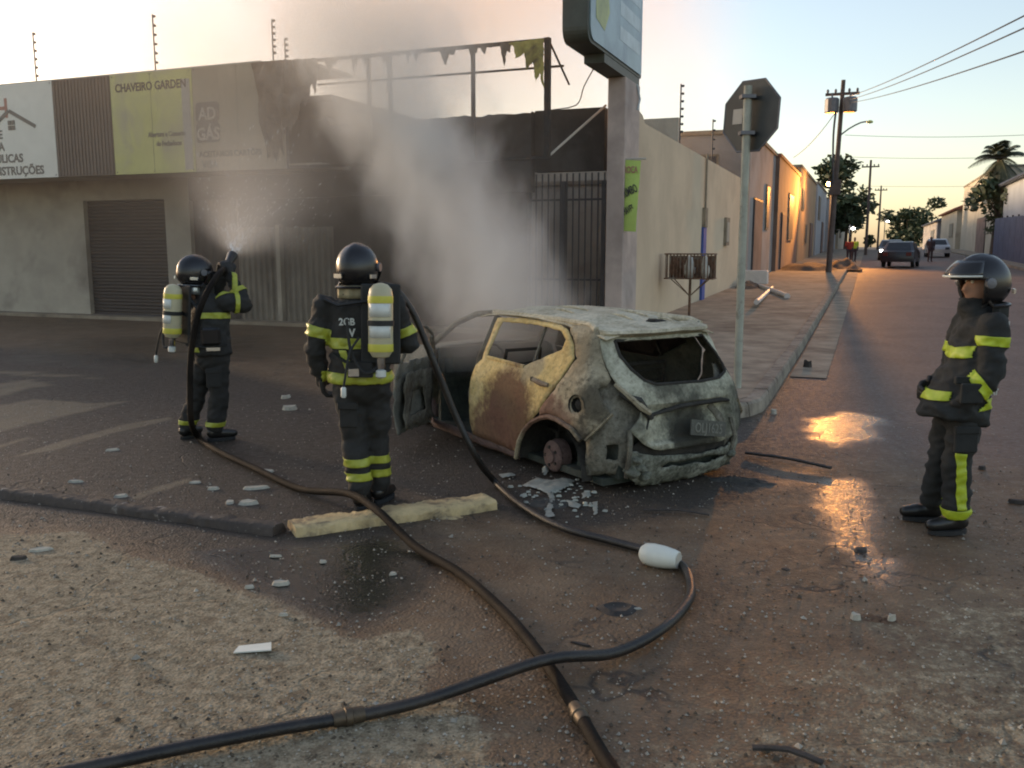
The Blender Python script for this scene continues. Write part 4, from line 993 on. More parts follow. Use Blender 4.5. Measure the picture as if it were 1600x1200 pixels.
for mir in (False, True):
    rd = panel('rear_door', RD, [RW], M['b_door'] if not mir else M['b_floor'], .055, 0, .012, mirror=mir)
    s_ = -1 if mir else 1
    P_ = lambda q, z, i=.03: (CS(q, z, i)[0], s_*CS(q, z, i)[1], z)
    MB().tube([P_(.34, 1.28), P_(.31, .93)], .012, 6).build('window_divider', M['b_dark'] if mir else M['b_inner'], rd)
    MB().tube([P_(1.08, .93, .005), P_(.4, .915, .005)], .018, 6).build('window_ledge', M['b_door'] if not mir else M['b_rust'], rd)
    if not mir:
        MB().tube([P_(.16, .83, -.012), P_(.02, .815, -.02), P_(-.07, .81, -.005)], [.022, .026, .018], 8).build('handle', M['b_quarter'], rd, True)
        MB().lathe((CS(.2, .83)[0], CS(.2, .83)[1]-.0, .83), [(.022, -.006), (.022, .008), (.004, .009)], 10, 'Y').build('handle_hole', M['b_dark'], rd)
    arch = [(.46, .06), (.40, .14), (.35, .24), (.25, .36), (.12, .46), (-.02, .52), (-.14, .55), (-.27, .545), (-.40, .505), (-.53, .42)]
    QP = [(-.05, 1.315), (-.08, 1.275), (-.24, 1.18), (-.315, 1.06), (-.175, .79), (.02, .585)]+[(.02, .53), (-.10, .565), (-.27, .56), (-.41, .515), (-.55, .42)]+[(-.64, .45), (-.99, .64), (-.86, .745), (-.79, .85), (-.92, .87), (-.98, .92), (-.84, 1.10), (-.70, 1.27), (-.66, 1.325), (-.3, 1.34)]
    fil = [(-.455+.085*math.cos(k*.2618), .70+.062*math.sin(k*.2618)) for k in range(24)]
    panel('quarter_panel', QP, [] if mir else [fil], M['b_quarter'] if not mir else M['b_floor'], .05, -.002, .014, .006, mirror=mir)
    # wheel arch lip
    b = MB(); b.tube([P_(q, z, -.012) for q, z in arch], .022, 6)
    b.build('arch_lip', M['b_quarter'] if not mir else M['b_rust'], car, True)
    # lower door sill
    b = MB()
    for k in range(12):
        pass
    panel('sill', [(.45, .04), (2.25, .04), (2.25, .15), (1.27, .135), (.42, .115)], [], M['b_rust'], .06, .01, .02, .006, mirror=mir)
    # inner rear structure left bare where the bumper skin burnt away
    hole = [(-.87, .40), (-1.05, .40), (-1.04, .27), (-.86, .27)]
    panel('inner_wing', [(-.5, .10), (-.55, .45), (-.7, .7), (-.74, .95), (-1.0, .97), (-1.3, .80), (-1.42, .62), (-1.25, .42), (-1.2, .12), (-.85, .14)], [hole] if not mir else [], M['b_inner'], .06, .05, .03, .01, mirror=mir)
    b = MB(); b.tube([P_(-.60, .43, .0), P_(-.78, .53, -.015), P_(-1.0, .655, -.01)], .026, 6, True, .5); b.build('bumper_bracket', M['b_quarter'], car, True)
    b = MB(); b.tube([P_(-1.16, .12, .0), P_(-1.18, .35, -.02), P_(-1.20, .52, .0)], .022, 6); b.build('bumper_edge', M['b_inner'], car, True)
    # wheel house and bare brake drum
    b = MB(); vs = []; n = 14
    for k in range(n+1):
        q = math.pi*k/n
        for y_ in (.50, .83): vs.append((-.06+.50*math.cos(q), s_*y_, .06+.48*math.sin(q)))
    b.add(vs, [(2*k, 2*k+1, 2*k+3, 2*k+2) for k in range(n)]+[tuple(2*k for k in range(n+1))])
    b.build('wheel_house', M['b_dark'], car)
    for xw, nm in ((0.02, 'rear'), (2.62, 'front')):
        w_ = MB().lathe((xw, s_*.70, .150), [(.10, -.08), (.148, -.075), (.152, -.02), (.142, .0), (.142, .03), (.125, .045), (.06, .05), (.058, .065), (.02, .07)], 24, 'Y')
        if mir: w_ = MB().lathe((xw, -.70, .150), [(.10, .08), (.148, .075), (.152, .02), (.142, 0), (.142, -.03), (.125, -.045), (.06, -.05), (.02, -.07)], 24, 'Y')
        w_ = w_.build('brake_drum', M['b_rust'], car, True)
        for k in range(5):
            q = k*1.2566; MB().lathe((xw+.085*math.cos(q), s_*.747, .150+.085*math.sin(q)), [(.015, -.004*s_), (.015, .012*s_)], 8, 'Y').build('stud_hole', M['b_dark'], w_)
    # front wing
    FW = [(2.27, .14), (2.30, .86), (2.45, .92), (3.0, .88), (3.35, .76), (3.42, .5), (3.40, .30), (3.12, .12), (3.08, .28), (2.95, .45), (2.75, .55), (2.55, .55), (2.38, .45), (2.25, .28), (2.22, .12)]
    FW = [(2.27, .14), (2.30, .86), (2.45, .92), (3.0, .88), (3.35, .76), (3.42, .5), (3.40, .30), (3.12, .12), (3.05, .30), (2.9, .45), (2.7, .52), (2.5, .47), (2.36, .30)]
    panel('front_wing', FW, [], M['b_fdoor'], .08, 0, .02, mirror=mir)
    # pillars and roof rail
    MB().tube([P_(1.33, 1.335, .02), P_(1.66, 1.305, .03), P_(2.04, 1.18, .05), P_(2.26, 1.04, .06), P_(2.48, .90, .05)], [.032, .03, .03, .033, .04], 8).build('windscreen_pillar', M['b_inner'], car, True)
    MB().tube([P_(1.24, 1.31, .04), P_(1.24, .9, .05), P_(1.30, .55, .06), P_(1.28, .1, .08)], [.04, .05, .06, .07], 8).build('door_pillar', M['b_inner'], car, True)
    MB().tube([P_(1.33, 1.345, .015), P_(.8, 1.35, .015), P_(.2, 1.345, .02), P_(-.3, 1.335, .02), P_(-.6, 1.30, .0)], .03, 8).build('roof_rail', M['b_roof'], car, True)
# dark panes added in the far side windows to darken the cabin
M['b_blackout'] = burnt('blackout pane', [(.012, .010, .010), (.022, .018, .018), (.04, .034, .03)], 4, .2, rough=.4)
panel('blackout_pane', [(1.07, 1.285), (1.10, .925), (.40, .91), (-.10, 1.10), (-.09, 1.21), (.05, 1.275), (.4, 1.295)], [], M['b_blackout'], .09, .018, .004, .002, .006, mirror=True)
panel('blackout_pane', [(1.30, 1.27), (1.30, .86), (2.22, .86), (2.0, 1.08), (1.6, 1.25)], [], M['b_blackout'], .09, .018, .004, .002, .006, mirror=True)
fd = panel('front_door', [(1.28, .14), (2.22, .14), (2.24, .84), (1.26, .86)], [], M['b_floor'], .08, 0, .02, mirror=True)
# fuel filler pocket
b = MB(); c_ = CS(-.455, .70, .0)
b.lathe((0, 0, 0), [(.088, .0), (.080, -.015), (.076, -.08), (.046, -.082), (.042, -.035), (.03, -.025), (.001, -.024)], 18, 'Y', False)
fp = b.build('fuel_filler', M['b_dark'], car, True); fp.location = (c_[0], c_[1], c_[2]); fp.rotation_euler.z = R(14)
# open front door, hinged at the front pillar
hx, hy = 2.22, .83
FDO = [(1.28, .14), (2.20, .12), (2.23, .84), (1.30, .86), (1.25, .55)]
def opened(deg):
    ca_, sa_ = math.cos(R(deg)), math.sin(R(deg))
    def f(q, z, inset=0.0):
        x_, y_, _ = CS(q, z, inset); dx, dy = x_-hx, y_-hy
        return (hx+dx*ca_+dy*sa_*1.0, hy-dx*sa_+dy*ca_, z)
    return f
fo = opened(47)
od = panel('front_door', FDO, [], M['b_fdoor'], .05, 0, .05, .012, .012, fn=fo)
panel('inner_sheet', [(1.34, .2), (2.14, .18), (2.16, .72), (1.36, .76)], [[(1.55, .3), (1.95, .3), (1.9, .55), (1.6, .55)]], M['b_inner'], .06, .07, .035, .012, .01, parent=od, fn=fo)
pf = lambda q, z, i=.02: fo(q, z, i)
MB().tube([pf(1.30, .86), pf(1.30, 1.02), pf(1.33, 1.19), pf(1.36, 1.22)], .018, 6).build('window_frame', M['b_inner'], od, True)
MB().tube([pf(1.36, 1.22), pf(1.6, 1.20), pf(1.9, 1.1), pf(2.2, .88)], .016, 6).build('window_frame', M['b_inner'], od, True)
MB().tube([pf(2.12, .84), pf(2.0, .95), pf(1.9, 1.08)], .02, 6).build('mirror_stub', M['b_inner'], od, True)
# roof, dented and ash covered
def roofz(x, y):
    t = np.interp(x, [-.62, -.45, 0, .5, 1.0, 1.4, 1.55], [1.275, 1.315, 1.372, 1.405, 1.405, 1.375, 1.34])
    return float(t)-.055*(abs(y)/.6)**2.2
vs = []; fs = []; na, nb_ = 44, 28
for i in range(na+1):
    x_ = -.56+(1.52+.56)*i/na
    for j in range(nb_+1):
        hw_ = .605 if x_ > -.2 else .605-.0*abs(x_+.2)
        y_ = -hw_+2*hw_*j/nb_; z_ = roofz(x_, y_)+noise.noise((x_*2.4, y_*2.4, 3))*.022*(1-(abs(y_)/hw_)**4)+noise.noise((x_*7, y_*7, 8))*.007
        vs.append((x_, y_, z_))
for i in range(na):
    for j in range(nb_): fs.append((i*(nb_+1)+j, (i+1)*(nb_+1)+j, (i+1)*(nb_+1)+j+1, i*(nb_+1)+j+1))
rf = MB().add(vs, fs).build('roof', M['b_roof'], car, True); solid(rf, .012, -1)
for (x_, y_, l_) in ((.9, .1, .5), (.35, -.25, .4), (.1, .05, .3), (.7, .3, .35), (-.1, -.35, .18)):
    MB().tube([(x_, y_, roofz(x_, y_)+.004), (x_-l_*.5, y_-.03, roofz(x_-l_*.5, y_)+.012), (x_-l_, y_-.02, roofz(x_-l_, y_)+.004)], [.008, .016, .006], 5).build('ash_ridge', M['b_roof'], rf, True)
for x_, y_ in ((-.30, -.12), (-.33, -.16)):
    b = bmesh.new(); bmesh.ops.create_icosphere(b, subdivisions=2, radius=.05)
    for v in b.verts: v.co *= 1+.5*noise.noise(v.co*30+Vector((x_*9, 0, 0))); v.co.z *= .4; v.co.y *= 1.5
    me = bpy.data.meshes.new('aerial_stub'); b.to_mesh(me); b.free(); o = link('aerial_stub', me, M['b_dark'], car); o.location = (x_, y_, roofz(x_, y_)+.01)
# rear spoiler: an overhanging lip along the top of the tailgate
vs = []; fs = []; n = 40
for i in range(n+1):
    q = -.70-1.8*i/n; e = math.sin(math.pi*i/n)**.35
    a0 = CS(q, 1.30, .0); ou = .02+.10*e
    x1 = a0[0]-ou
    nz = noise.noise((q*5, 0, 0))*.01
    vs += [(a0[0]+.10, a0[1]*.98, 1.335+nz), (x1, a0[1]*1.03, 1.30+nz), (x1-.01, a0[1]*1.03, 1.275+nz), (a0[0]-.01, a0[1]*1.0, 1.215+nz), (a0[0]+.05, a0[1]*.97, 1.22+nz)]
for i in range(n):
    for k in range(5): fs.append((i*5+k, i*5+(k+1) % 5, (i+1)*5+(k+1) % 5, (i+1)*5+k))
fs += [tuple(range(5)), tuple(n*5+k for k in range(5))]
MB().add(vs, fs).build('spoiler', M['b_roof'], car, True)
# tailgate with the empty window and the plate recess
TG = [(-.71, 1.25), (-.83, 1.12), (-.99, .95), (-1.15, .84), (-1.35, .69), (-1.30, .62), (-1.19, .52), (-1.30, .42), (-1.46, .33), (-1.75, .33), (-2.02, .36), (-2.3, .42), (-2.40, .55), (-2.36, .72), (-2.22, .93), (-2.37, 1.12), (-2.49, 1.25)]
TW = [(-1.07, 1.215), (-1.14, 1.10), (-1.28, .99), (-1.40, .90), (-1.50, .86), (-1.7, .85), (-1.94, .86), (-2.16, .90), (-2.22, .95), (-2.20, 1.06), (-2.10, 1.215)]
def CG(q, z, inset=0.0):
    x_, y_, z_ = CS(q, z, inset)
    # recess for the number plate and handle
    d = max(0, 1-((q+1.66)/.33)**4)*max(0, 1-((z-.53)/.155)**4)
    x_ += .075*d**.5 if d > 0 else 0
    # bulging lower left corner by the lamp
    x_ -= .045*math.exp(-((q+1.36)/.12)**2-((z-.52)/.12)**2)
    return (x_, y_, z_)
tg = panel('tailgate', TG, [TW], M['b_gate'], .035, -.012, .014, .004, .012, fn=CG)
r_ = MB(); r_.tube([CS(q, z, -.012) for q, z in TW+[TW[0]]], .014, 6); r_.build('window_seal', M['b_dark'], tg, True)
# handle bar above the plate
b = MB(); b.tube([CG(-1.40, .615, -.02), CG(-1.60, .67, -.03), CG(-1.85, .68, -.03), CG(-1.98, .665, -.02)], [.018, .03, .032, .018], 8, True, .7); b.build('handle_bar', M['b_dark'], tg, True)
b = MB(); b.tube([CG(-1.36, .52, -.01), CG(-1.42, .60, -.015), CG(-1.55, .655, -.02)], .012, 6); b.build('recess_edge', M['b_dark'], tg, True)
b = MB(); b.tube([CS(-1.05, .885, -.02), CS(-1.2, .80, -.045), CS(-1.33, .70, -.06), CS(-1.40, .65, -.05)], [.02, .022, .03, .02], 6); b.build('lamp_strut', M['b_quarter'], tg, True)
b = MB(); b.tube([CS(-1.1, .81, -.02), CS(-1.3, .74, -.03), CS(-1.42, .60, -.02)], [.015, .05, .02], 6); b.build('molten_lamp', M['b_dark'], tg, True)
# number plate hanging askew
def plate_pt(q, z): x_, y_, _ = CG(q, z, 0); return Vector((x_, y_, z))
pl_ = MB().lim(-.20, .20, -.006, .006, -.065, .065).build('number_plate', M['b_plate'], tg); pc = CS(-1.665, .47)
pl_.location = (pc[0]-.045, pc[1]-.01, pc[2]); pl_.rotation_euler = (R(-6), R(9), R(-90))
me = text_mesh('OLJ1625', .115, .003, .002, 0, 'CENTER', .78); t = link('lettering', me, M['b_letters'], pl_); t.location = (0, -.008, -.038); t.rotation_euler = (R(90), 0, 0)
# lower bumper remains: bent crash bar, ragged valance
panel('bumper_bar', [(-1.14, .16), (-1.2, .36), (-1.34, .30), (-1.6, .25), (-1.9, .27), (-2.2, .34), (-2.42, .42), (-2.5, .3), (-2.3, .15), (-2.0, .07), (-1.7, .01), (-1.45, .0), (-1.3, .04)], [[(-1.50, .17), (-1.75, .15), (-1.95, .19), (-1.8, .215), (-1.55, .21)]], M['b_bump'], .035, .005, .03, .012, .015)
panel('bumper_beam', [(-1.15, .30), (-1.3, .40), (-1.6, .345), (-1.9, .35), (-2.4, .46), (-2.45, .36), (-1.9, .22), (-1.6, .22), (-1.2, .26)], [], M['b_dark'], .05, .05, .02, .01, .02)
for q, z, r_ in ((-1.22, .17, .06), (-1.30, .20, .045), (-1.25, .27, .04), (-2.02, .19, .04), (-1.36, .12, .05)):
    b = bmesh.new(); bmesh.ops.create_icosphere(b, subdivisions=3, radius=r_)
    for v in b.verts: v.co *= 1+.5*noise.noise(v.co*22+Vector((q*7, z*9, 0))); v.co.z *= .8
    me = bpy.data.meshes.new('melted_plastic'); b.to_mesh(me); b.free(); o = link('melted_plastic', me, M['b_bump'], car, smooth=True); o.location = CS(q, z, -.01)
# floor, bulkheads, seats, dash
MB().lim(-.7, 3.2, -.72, .72, .04, .10).build('floor_pan', M['b_floor'], car)
MB().lim(-.78, -.2, -.62, .62, .102, .42).build('boot_floor', M['b_floor'], car)
MB().box((2.28, 0, .5), (.06, 1.4, .8)).build('bulkhead', M['b_floor'], car)
MB().box((2.15, 0, .72), (.22, 1.3, .16), ry=R(8)).build('dash_beam', M['b_floor'], car)
MB().tube([(1.78+.0, .34+.17*math.cos(k*.524), .80+.17*math.sin(k*.524)) for k in range(13)], .012, 6).build('steering_ring', M['b_dark'], car)
def seat_frame(x_, y_, w_, hgt):
    o = MB()
    o.tube([(x_, y_-w_, .35), (x_-.06, y_-w_, .6), (x_-.16, y_-w_*.9, hgt), (x_-.16, y_+w_*.9, hgt), (x_-.06, y_+w_, .6), (x_, y_+w_, .35), (x_, y_-w_, .35)], .02, 6)
    for k in range(5): o.tube([(x_-.03-.03*k, y_-w_*.9, .42+.11*k), (x_-.04-.03*k, y_, .40+.11*k), (x_-.03-.03*k, y_+w_*.9, .42+.11*k)], .006, 4)
    o.tube([(x_, y_-w_, .33), (x_+.45, y_-w_, .34), (x_+.45, y_+w_, .34), (x_, y_+w_, .33)], .02, 6)
    for k in range(4): o.tube([(x_+.08+.1*k, y_-w_, .33), (x_+.08+.1*k, y_, .30), (x_+.08+.1*k, y_+w_, .33)], .006, 4)
    o.tube([(x_, y_-w_, .1), (x_+.02, y_-w_, .34)], .02, 6); o.tube([(x_+.4, y_+w_, .1), (x_+.42, y_+w_, .34)], .02, 6); o.tube([(x_, y_+w_, .1), (x_+.02, y_+w_, .34)], .02, 6); o.tube([(x_+.4, y_-w_, .1), (x_+.42, y_-w_, .34)], .02, 6)
    o.build('seat_frame', M['b_dark'], car)
seat_frame(1.25, .36, .22, .98); seat_frame(1.25, -.36, .22, .98); seat_frame(.15, 0, .58, .92)
# front: bonnet and front panel
vs = []; fs = []
for i in range(13):
    for j in range(13):
        x_ = 2.38+1.0*i/12; y_ = -.72+1.44*j/12; y_ *= 1-.12*(i/12)**2
        vs.append((x_, y_, .93-.12*(i/12)**2-.05*(abs(y_)/.72)**2+noise.noise((x_*3, y_*3, 5))*.02))
for i in range(12):
    for j in range(12): fs.append((i*13+j, (i+1)*13+j, (i+1)*13+j+1, i*13+j+1))
o = MB().add(vs, fs).build('bonnet', M['b_fdoor'], car, True); solid(o, .015, -1)
b = MB()
vs = []; fs = []
for k in range(17):
    t = -1+2*k/16; x_ = 3.42-.22*abs(t)**3; y_ = t*.74
    for z_ in (.10, .35, .55, .78): vs.append((x_+.06*math.sin(z_*4)-.0, y_, z_))
for k in range(16):
    for j in range(3): fs.append((k*4+j, k*4+j+1, k*4+j+5, k*4+j+4))
o = b.add(vs, fs).build('front_panel', M['b_inner'], car, True); solid(o, .02, -1)
# ------------------------------------------------------------------ firefighters
def cloth(name, col, rough=.85, sheen=.0):
    m, nt, p = nodes(name); co = coords(nt)
    n1 = noise_(nt, co, 9, 5, .65); n2 = noise_(nt, co, 160, 2, .5)
    nt.links.new(ramp(nt, n1, [(.3, tuple(c_*.65 for c_ in col)), (.72, tuple(c_*1.45 for c_ in col))]).outputs[0], p.inputs['Base Color'])
    p.inputs['Roughness'].default_value = rough
    bump(nt, p, math_(nt, 'ADD', n1, math_(nt, 'MULTIPLY', n2, .3)), .35, .012); return m
M['suit'] = cloth('dark turnout cloth', (.020, .019, .017)); M['suit2'] = cloth('black turnout cloth', (.016, .017, .016))
M['glove'] = cloth('black glove', (.018, .016, .014), .7); M['boot'] = mat('black rubber boot', (.014, .013, .012), .35, var=.2, sc=9, bmp=.15)
M['skin'] = mat('skin', (.30, .16, .10), .6, var=.1, bmp=.05)
def band_mat(name, col, em=0.0):
    m, nt, p = nodes(name); co = coords(nt); n1 = noise_(nt, co, 14, 4, .6)
    nt.links.new(ramp(nt, n1, [(.3, tuple(c_*.7 for c_ in col)), (.65, col)]).outputs[0], p.inputs['Base Color']); p.inputs['Roughness'].default_value = .45
    bump(nt, p, noise_(nt, co, 60, 3, .5), .2, .005); return m
M['band'] = band_mat('lime reflective band', (.40, .43, .05)); M['bandw'] = band_mat('bright lime reflective band', (.46, .56, .03))
M['helmet'] = mat('black helmet shell', (.014, .013, .014), .27, var=.1, sc=4, bmp=.03)
M['visor'] = mat('smoked visor', (.018, .017, .017), .14, var=.1, bmp=0); M['neckcloth'] = mat('tan neck curtain', (.28, .24, .14), .8, var=.25, sc=12, bmp=.4)
M['foil'] = mat('silver neck curtain', (.62, .66, .64), .28, metal=.8, var=.2, sc=14, bmp=.8, bsc=22, dist=.02)
M['cyl'] = mat('cream air cylinder', (.46, .42, .27), .45, var=.12, sc=5, bmp=.05); M['cyly'] = mat('yellow cylinder band', (.56, .52, .06), .45, var=.12, bmp=.03)
M['lbl'] = mat('white cylinder label', (.60, .62, .57), .5, var=.1, sc=14, bmp=0); M['strap'] = mat('black webbing', (.015, .015, .014), .7, var=.2, bmp=.1)
M['chrome'] = mat('bare metal', (.55, .55, .55), .25, metal=1, var=.1, bmp=.05)
def hull(b, p0, r0, p1, r1, q=None):
    # tapered capsule (or ellipsoid pair): r may be (rx,ry,rz); q turns flattened sections about z
    t = bmesh.new()
    for p, r_ in ((p0, r0), (p1, r1)):
        r3 = r_ if isinstance(r_, (tuple, list)) else (r_, r_, r_)
        m_ = Matrix.Translation(p) @ (Matrix.Rotation(q or 0, 4, 'Z')) @ Matrix.Diagonal((*r3, 1))
        bmesh.ops.create_uvsphere(t, u_segments=14, v_segments=9, radius=1, matrix=m_)
    res = bmesh.ops.convex_hull(t, input=t.verts)
    dl = list({e for e in res['geom_interior']+res['geom_unused'] if isinstance(e, bmesh.types.BMVert)})
    bmesh.ops.delete(t, geom=dl, context='VERTS')
    me = bpy.data.meshes.new('t'); t.to_mesh(me); t.free(); b.from_mesh(me); bpy.data.meshes.remove(me)
def blob(segs, vox=.018, smooth=6, wr=.0, wf=7.0, seed=0.0):
    b = bmesh.new()
    for s_ in segs: hull(b, *s_)
    me = bpy.data.meshes.new('t'); b.to_mesh(me); b.free()
    o = bpy.data.objects.new('t', me); C.objects.link(o)
    m = o.modifiers.new('r', 'REMESH'); m.mode = 'VOXEL'; m.voxel_size = vox
    if smooth: s_ = o.modifiers.new('s', 'SMOOTH'); s_.iterations = smooth; s_.factor = .5
    bpy.context.view_layer.update()
    out = bpy.data.meshes.new_from_object(o.evaluated_get(bpy.context.evaluated_depsgraph_get()))
    bpy.data.objects.remove(o); bpy.data.meshes.remove(me)
    if wr:
        nn = [v.normal.copy() for v in out.vertices]
        for v, n_ in zip(out.vertices, nn):
            c_ = v.co; s1_ = noise.noise((c_.x*wf*.8, c_.y*wf*.8, c_.z*wf*1.7+c_.x*4+seed)); s2_ = noise.noise((c_.x*wf*1.7+5, c_.y*wf*1.7, c_.z*wf*2.9-c_.x*6+seed)); w = (.32-abs(s1_))*1.5+(.25-abs(s2_))*.9
            v.co = c_+n_*(w*wr)
    out.polygons.foreach_set('use_smooth', [True]*len(out.polygons)); out.update(); return out
def band(src, pt, nrm, w, sel, mat_, parent, name='reflective_band', off=.006):
    w *= .85
    b = bmesh.new(); b.from_mesh(src); n_ = Vector(nrm).normalized(); pt = Vector(pt)
    for pp, nn in ((pt+n_*w/2, n_), (pt-n_*w/2, -n_)):
        bmesh.ops.bisect_plane(b, geom=list(b.verts)+list(b.edges)+list(b.faces), plane_co=pp, plane_no=nn, clear_outer=True)
    kill = [f for f in b.faces if not sel(f.calc_center_median())]
    bmesh.ops.delete(b, geom=kill, context='FACES')
    if not b.faces: b.free(); return None
    nr = {v: v.normal.copy() for v in b.verts}
    for v in b.verts: v.co += nr[v]*off
    left = set(b.faces); out = None
    while left:
        st = [left.pop()]; isl = set(st)
        while st:
            f = st.pop()
            for e in f.edges:
                for g_ in e.link_faces:
                    if g_ in left: left.discard(g_); isl.add(g_); st.append(g_)
        if len(isl) < 8: continue
        ix = {}; vs_ = []; fs_ = []
        for f in isl:
            for v in f.verts:
                if v not in ix: ix[v] = len(vs_); vs_.append(tuple(v.co))
            fs_.append(tuple(ix[v] for v in f.verts))
        me = bpy.data.meshes.new(name); me.from_pydata(vs_, [], fs_); me.update(); out = link(name, me, mat_, parent, smooth=True); solid(out, .004, 0)
    b.free(); return out
def near_seg(p, a, b_, r_):
    a = Vector(a); b_ = Vector(b_); d = b_-a; t = max(0, min(1, (p-a).dot(d)/d.length_squared)); return (p-(a+d*t)).length < r_
def glove_segs(wrist, direction, palm_n, curl=.9, side=1, s=1.0):
    # palm, four fingers of unequal length with two bends, and a thumb leaving the side of the palm
    w = Vector(wrist); d = Vector(direction).normalized(); n_ = Vector(palm_n); n_ = (n_-d*n_.dot(d)).normalized(); sd_ = d.cross(n_)*side
    k = s; segs = []
    kn = w+d*.095*k
    segs.append((w, .034*k, w+d*.05*k+sd_*.012*k, .036*k)); 
    for i, (off, ln) in enumerate(((.036, .082), (.012, .094), (-.012, .088), (-.035, .070))):
        b0 = w+d*.04*k+sd_*off*.7*k; b1 = kn+sd_*off*k; segs.append((b0, .020*k, b1, .016*k))
        d1 = (d*math.cos(curl*.8)+n_*math.sin(curl*.8)); d2 = (d*math.cos(curl*1.9)+n_*math.sin(curl*1.9))
        p1 = b1+d1*ln*.52*k; p2 = p1+d2*ln*.5*k; segs += [(b1, .0145*k, p1, .0135*k), (p1, .0135*k, p2, .0115*k)]
    t0 = w+d*.025*k+sd_*.03*k; t1 = t0+(sd_*.75+d*.6+n_*.25).normalized()*.045*k; t2 = t1+(d*.7+sd_*.1+n_*.7).normalized()*.04*k
    segs += [(t0, .019*k, t1, .016*k), (t1, .016*k, t2, .013*k)]
    return segs
def helmet(parent, c, yaw, pitch=0.0, s=1.0, visor_up=True, curtain='neckcloth', roll=0.0):
    # local: face towards -y
    hm = empty('helmet', (0, 0, 0)); bpy.data.objects.remove(hm)
    b = bmesh.new(); bmesh.ops.create_uvsphere(b, u_segments=36, v_segments=24, radius=1)
    for v in b.verts:
        x_, y_, z_ = v.co; q = Vector((x_*.138, y_*.170, z_*.162))
        if z_ < -.1: q.x *= 1.0+.06*min(1, (-z_-.1)*3); q.y *= 1.02
        if abs(x_) < .16 and z_ > .2: q *= 1.025
        v.co = q
    def low(v):
        lim = -.055 if v.co.y < -.06 else -.132
        return v.co.z < lim or (v.co.y < -.075 and v.co.z < .02)
    bmesh.ops.delete(b, geom=[v for v in b.verts if low(v)], context='VERTS')
    me = bpy.data.meshes.new('helmet'); b.to_mesh(me); b.free()
    h_ = link('helmet', me, M['helmet'], parent, smooth=True); solid(h_, .014, -1)
    h_.location = c; h_.rotation_euler = (pitch, roll, yaw); h_.scale = (s, s, s)
    # rim
    pts = []
    for k in range(25):
        a = R(-12)+R(204)*k/24; y_ = math.sin(a)*.172; x_ = math.cos(a)*.146
        pts.append((x_*.97, y_*.95, -.132 if y_ > -.03 else -.10))
    MB().tube(pts, .010, 6).build('rim', M['helmet'], h_, True)
    vs = []; fs = []; n = 16; m_ = 5
    for i in range(n+1):
        a = R(200)+R(140)*i/n
        for j in range(m_+1):
            e = R(14)+R(34)*j/m_ if visor_up else R(-44)+R(50)*j/m_
            rr_ = 1.05
            vs.append((math.cos(a)*math.cos(e)*.150*rr_, math.sin(a)*math.cos(e)*.186*rr_-(.018*(1-j/m_) if visor_up else 0), math.sin(e)*.162*rr_))
    for i in range(n):
        for j in range(m_): fs.append((i*(m_+1)+j, (i+1)*(m_+1)+j, (i+1)*(m_+1)+j+1, i*(m_+1)+j+1))
    vz = MB().add(vs, fs).build('visor', M['visor'], h_, True); solid(vz, .005, 0)
    if visor_up: MB().tube([vs[i*(m_+1)] for i in range(n+1)], .006, 6).build('visor_edge', M['lbl'], vz, True)
    for s_ in (-1, 1): MB().lathe((s_*.142, -.03, .0), [(.03, -.012), (.03, .012), (.012, .016)], 12, 'X').build('visor_hinge', M['steelgrey'], h_)
    MB().tube([(-.11, -.0, -.09), (-.075, -.03, -.14), (0, -.05, -.165), (.075, -.03, -.14), (.11, -.0, -.09)], .009, 6).build('chin_strap', M['strap'], h_)
    MB().box((0.075, .158, -.055), (.07, .012, .028), rz=R(-25)).build('reflector', M['chrome'], h_)
    MB().box((-.135, .06, -.06), (.012, .07, .026), rz=R(-8)).build('reflector', M['chrome'], h_)
    vs = []; fs = []
    for i in range(15):
        a = R(0)+R(180)*i/14
        for j in range(4): vs.append((math.cos(a)*(.128+.006*math.sin(i*2.1)), math.sin(a)*(.15+.012*math.sin(i*2.1)), -.12-.028*j))
    for i in range(14):
        for j in range(3): fs.append((i*4+j, (i+1)*4+j, (i+1)*4+j+1, i*4+j+1))
    cu = MB().add(vs, fs).build('neck_curtain', M[curtain], h_, True); solid(cu, .008, 0)
    return h_
def head_segs(c, yaw, s=1.0):
    c = Vector(c); f = Vector((math.sin(yaw), -math.cos(yaw), 0)); sd_ = Vector((f.y, -f.x, 0)); z = Vector((0, 0, 1))
    P_ = lambda a, b_, d: c+f*a*s+sd_*b_*s+z*d*s
    return [(P_(0, 0, .03), (.075*s, .095*s, .1*s), P_(.02, 0, -.05), (.065*s, .075*s, .08*s), yaw), (P_(.06, 0, -.09), .035*s, P_(.045, 0, -.07), .045*s),
            (P_(.10, 0, .0), .012*s, P_(.115, 0, -.035), .017*s), (P_(.085, 0, -.062), .018*s, P_(.09, 0, -.075), .017*s),
            (P_(0, .08, -.01), .02*s, P_(-.005, .083, -.03), .014*s), (P_(0, -.08, -.01), .02*s, P_(-.005, -.083, -.03), .014*s), (P_(-.01, 0, -.1), .055*s, P_(-.02, 0, -.2), .065*s)]
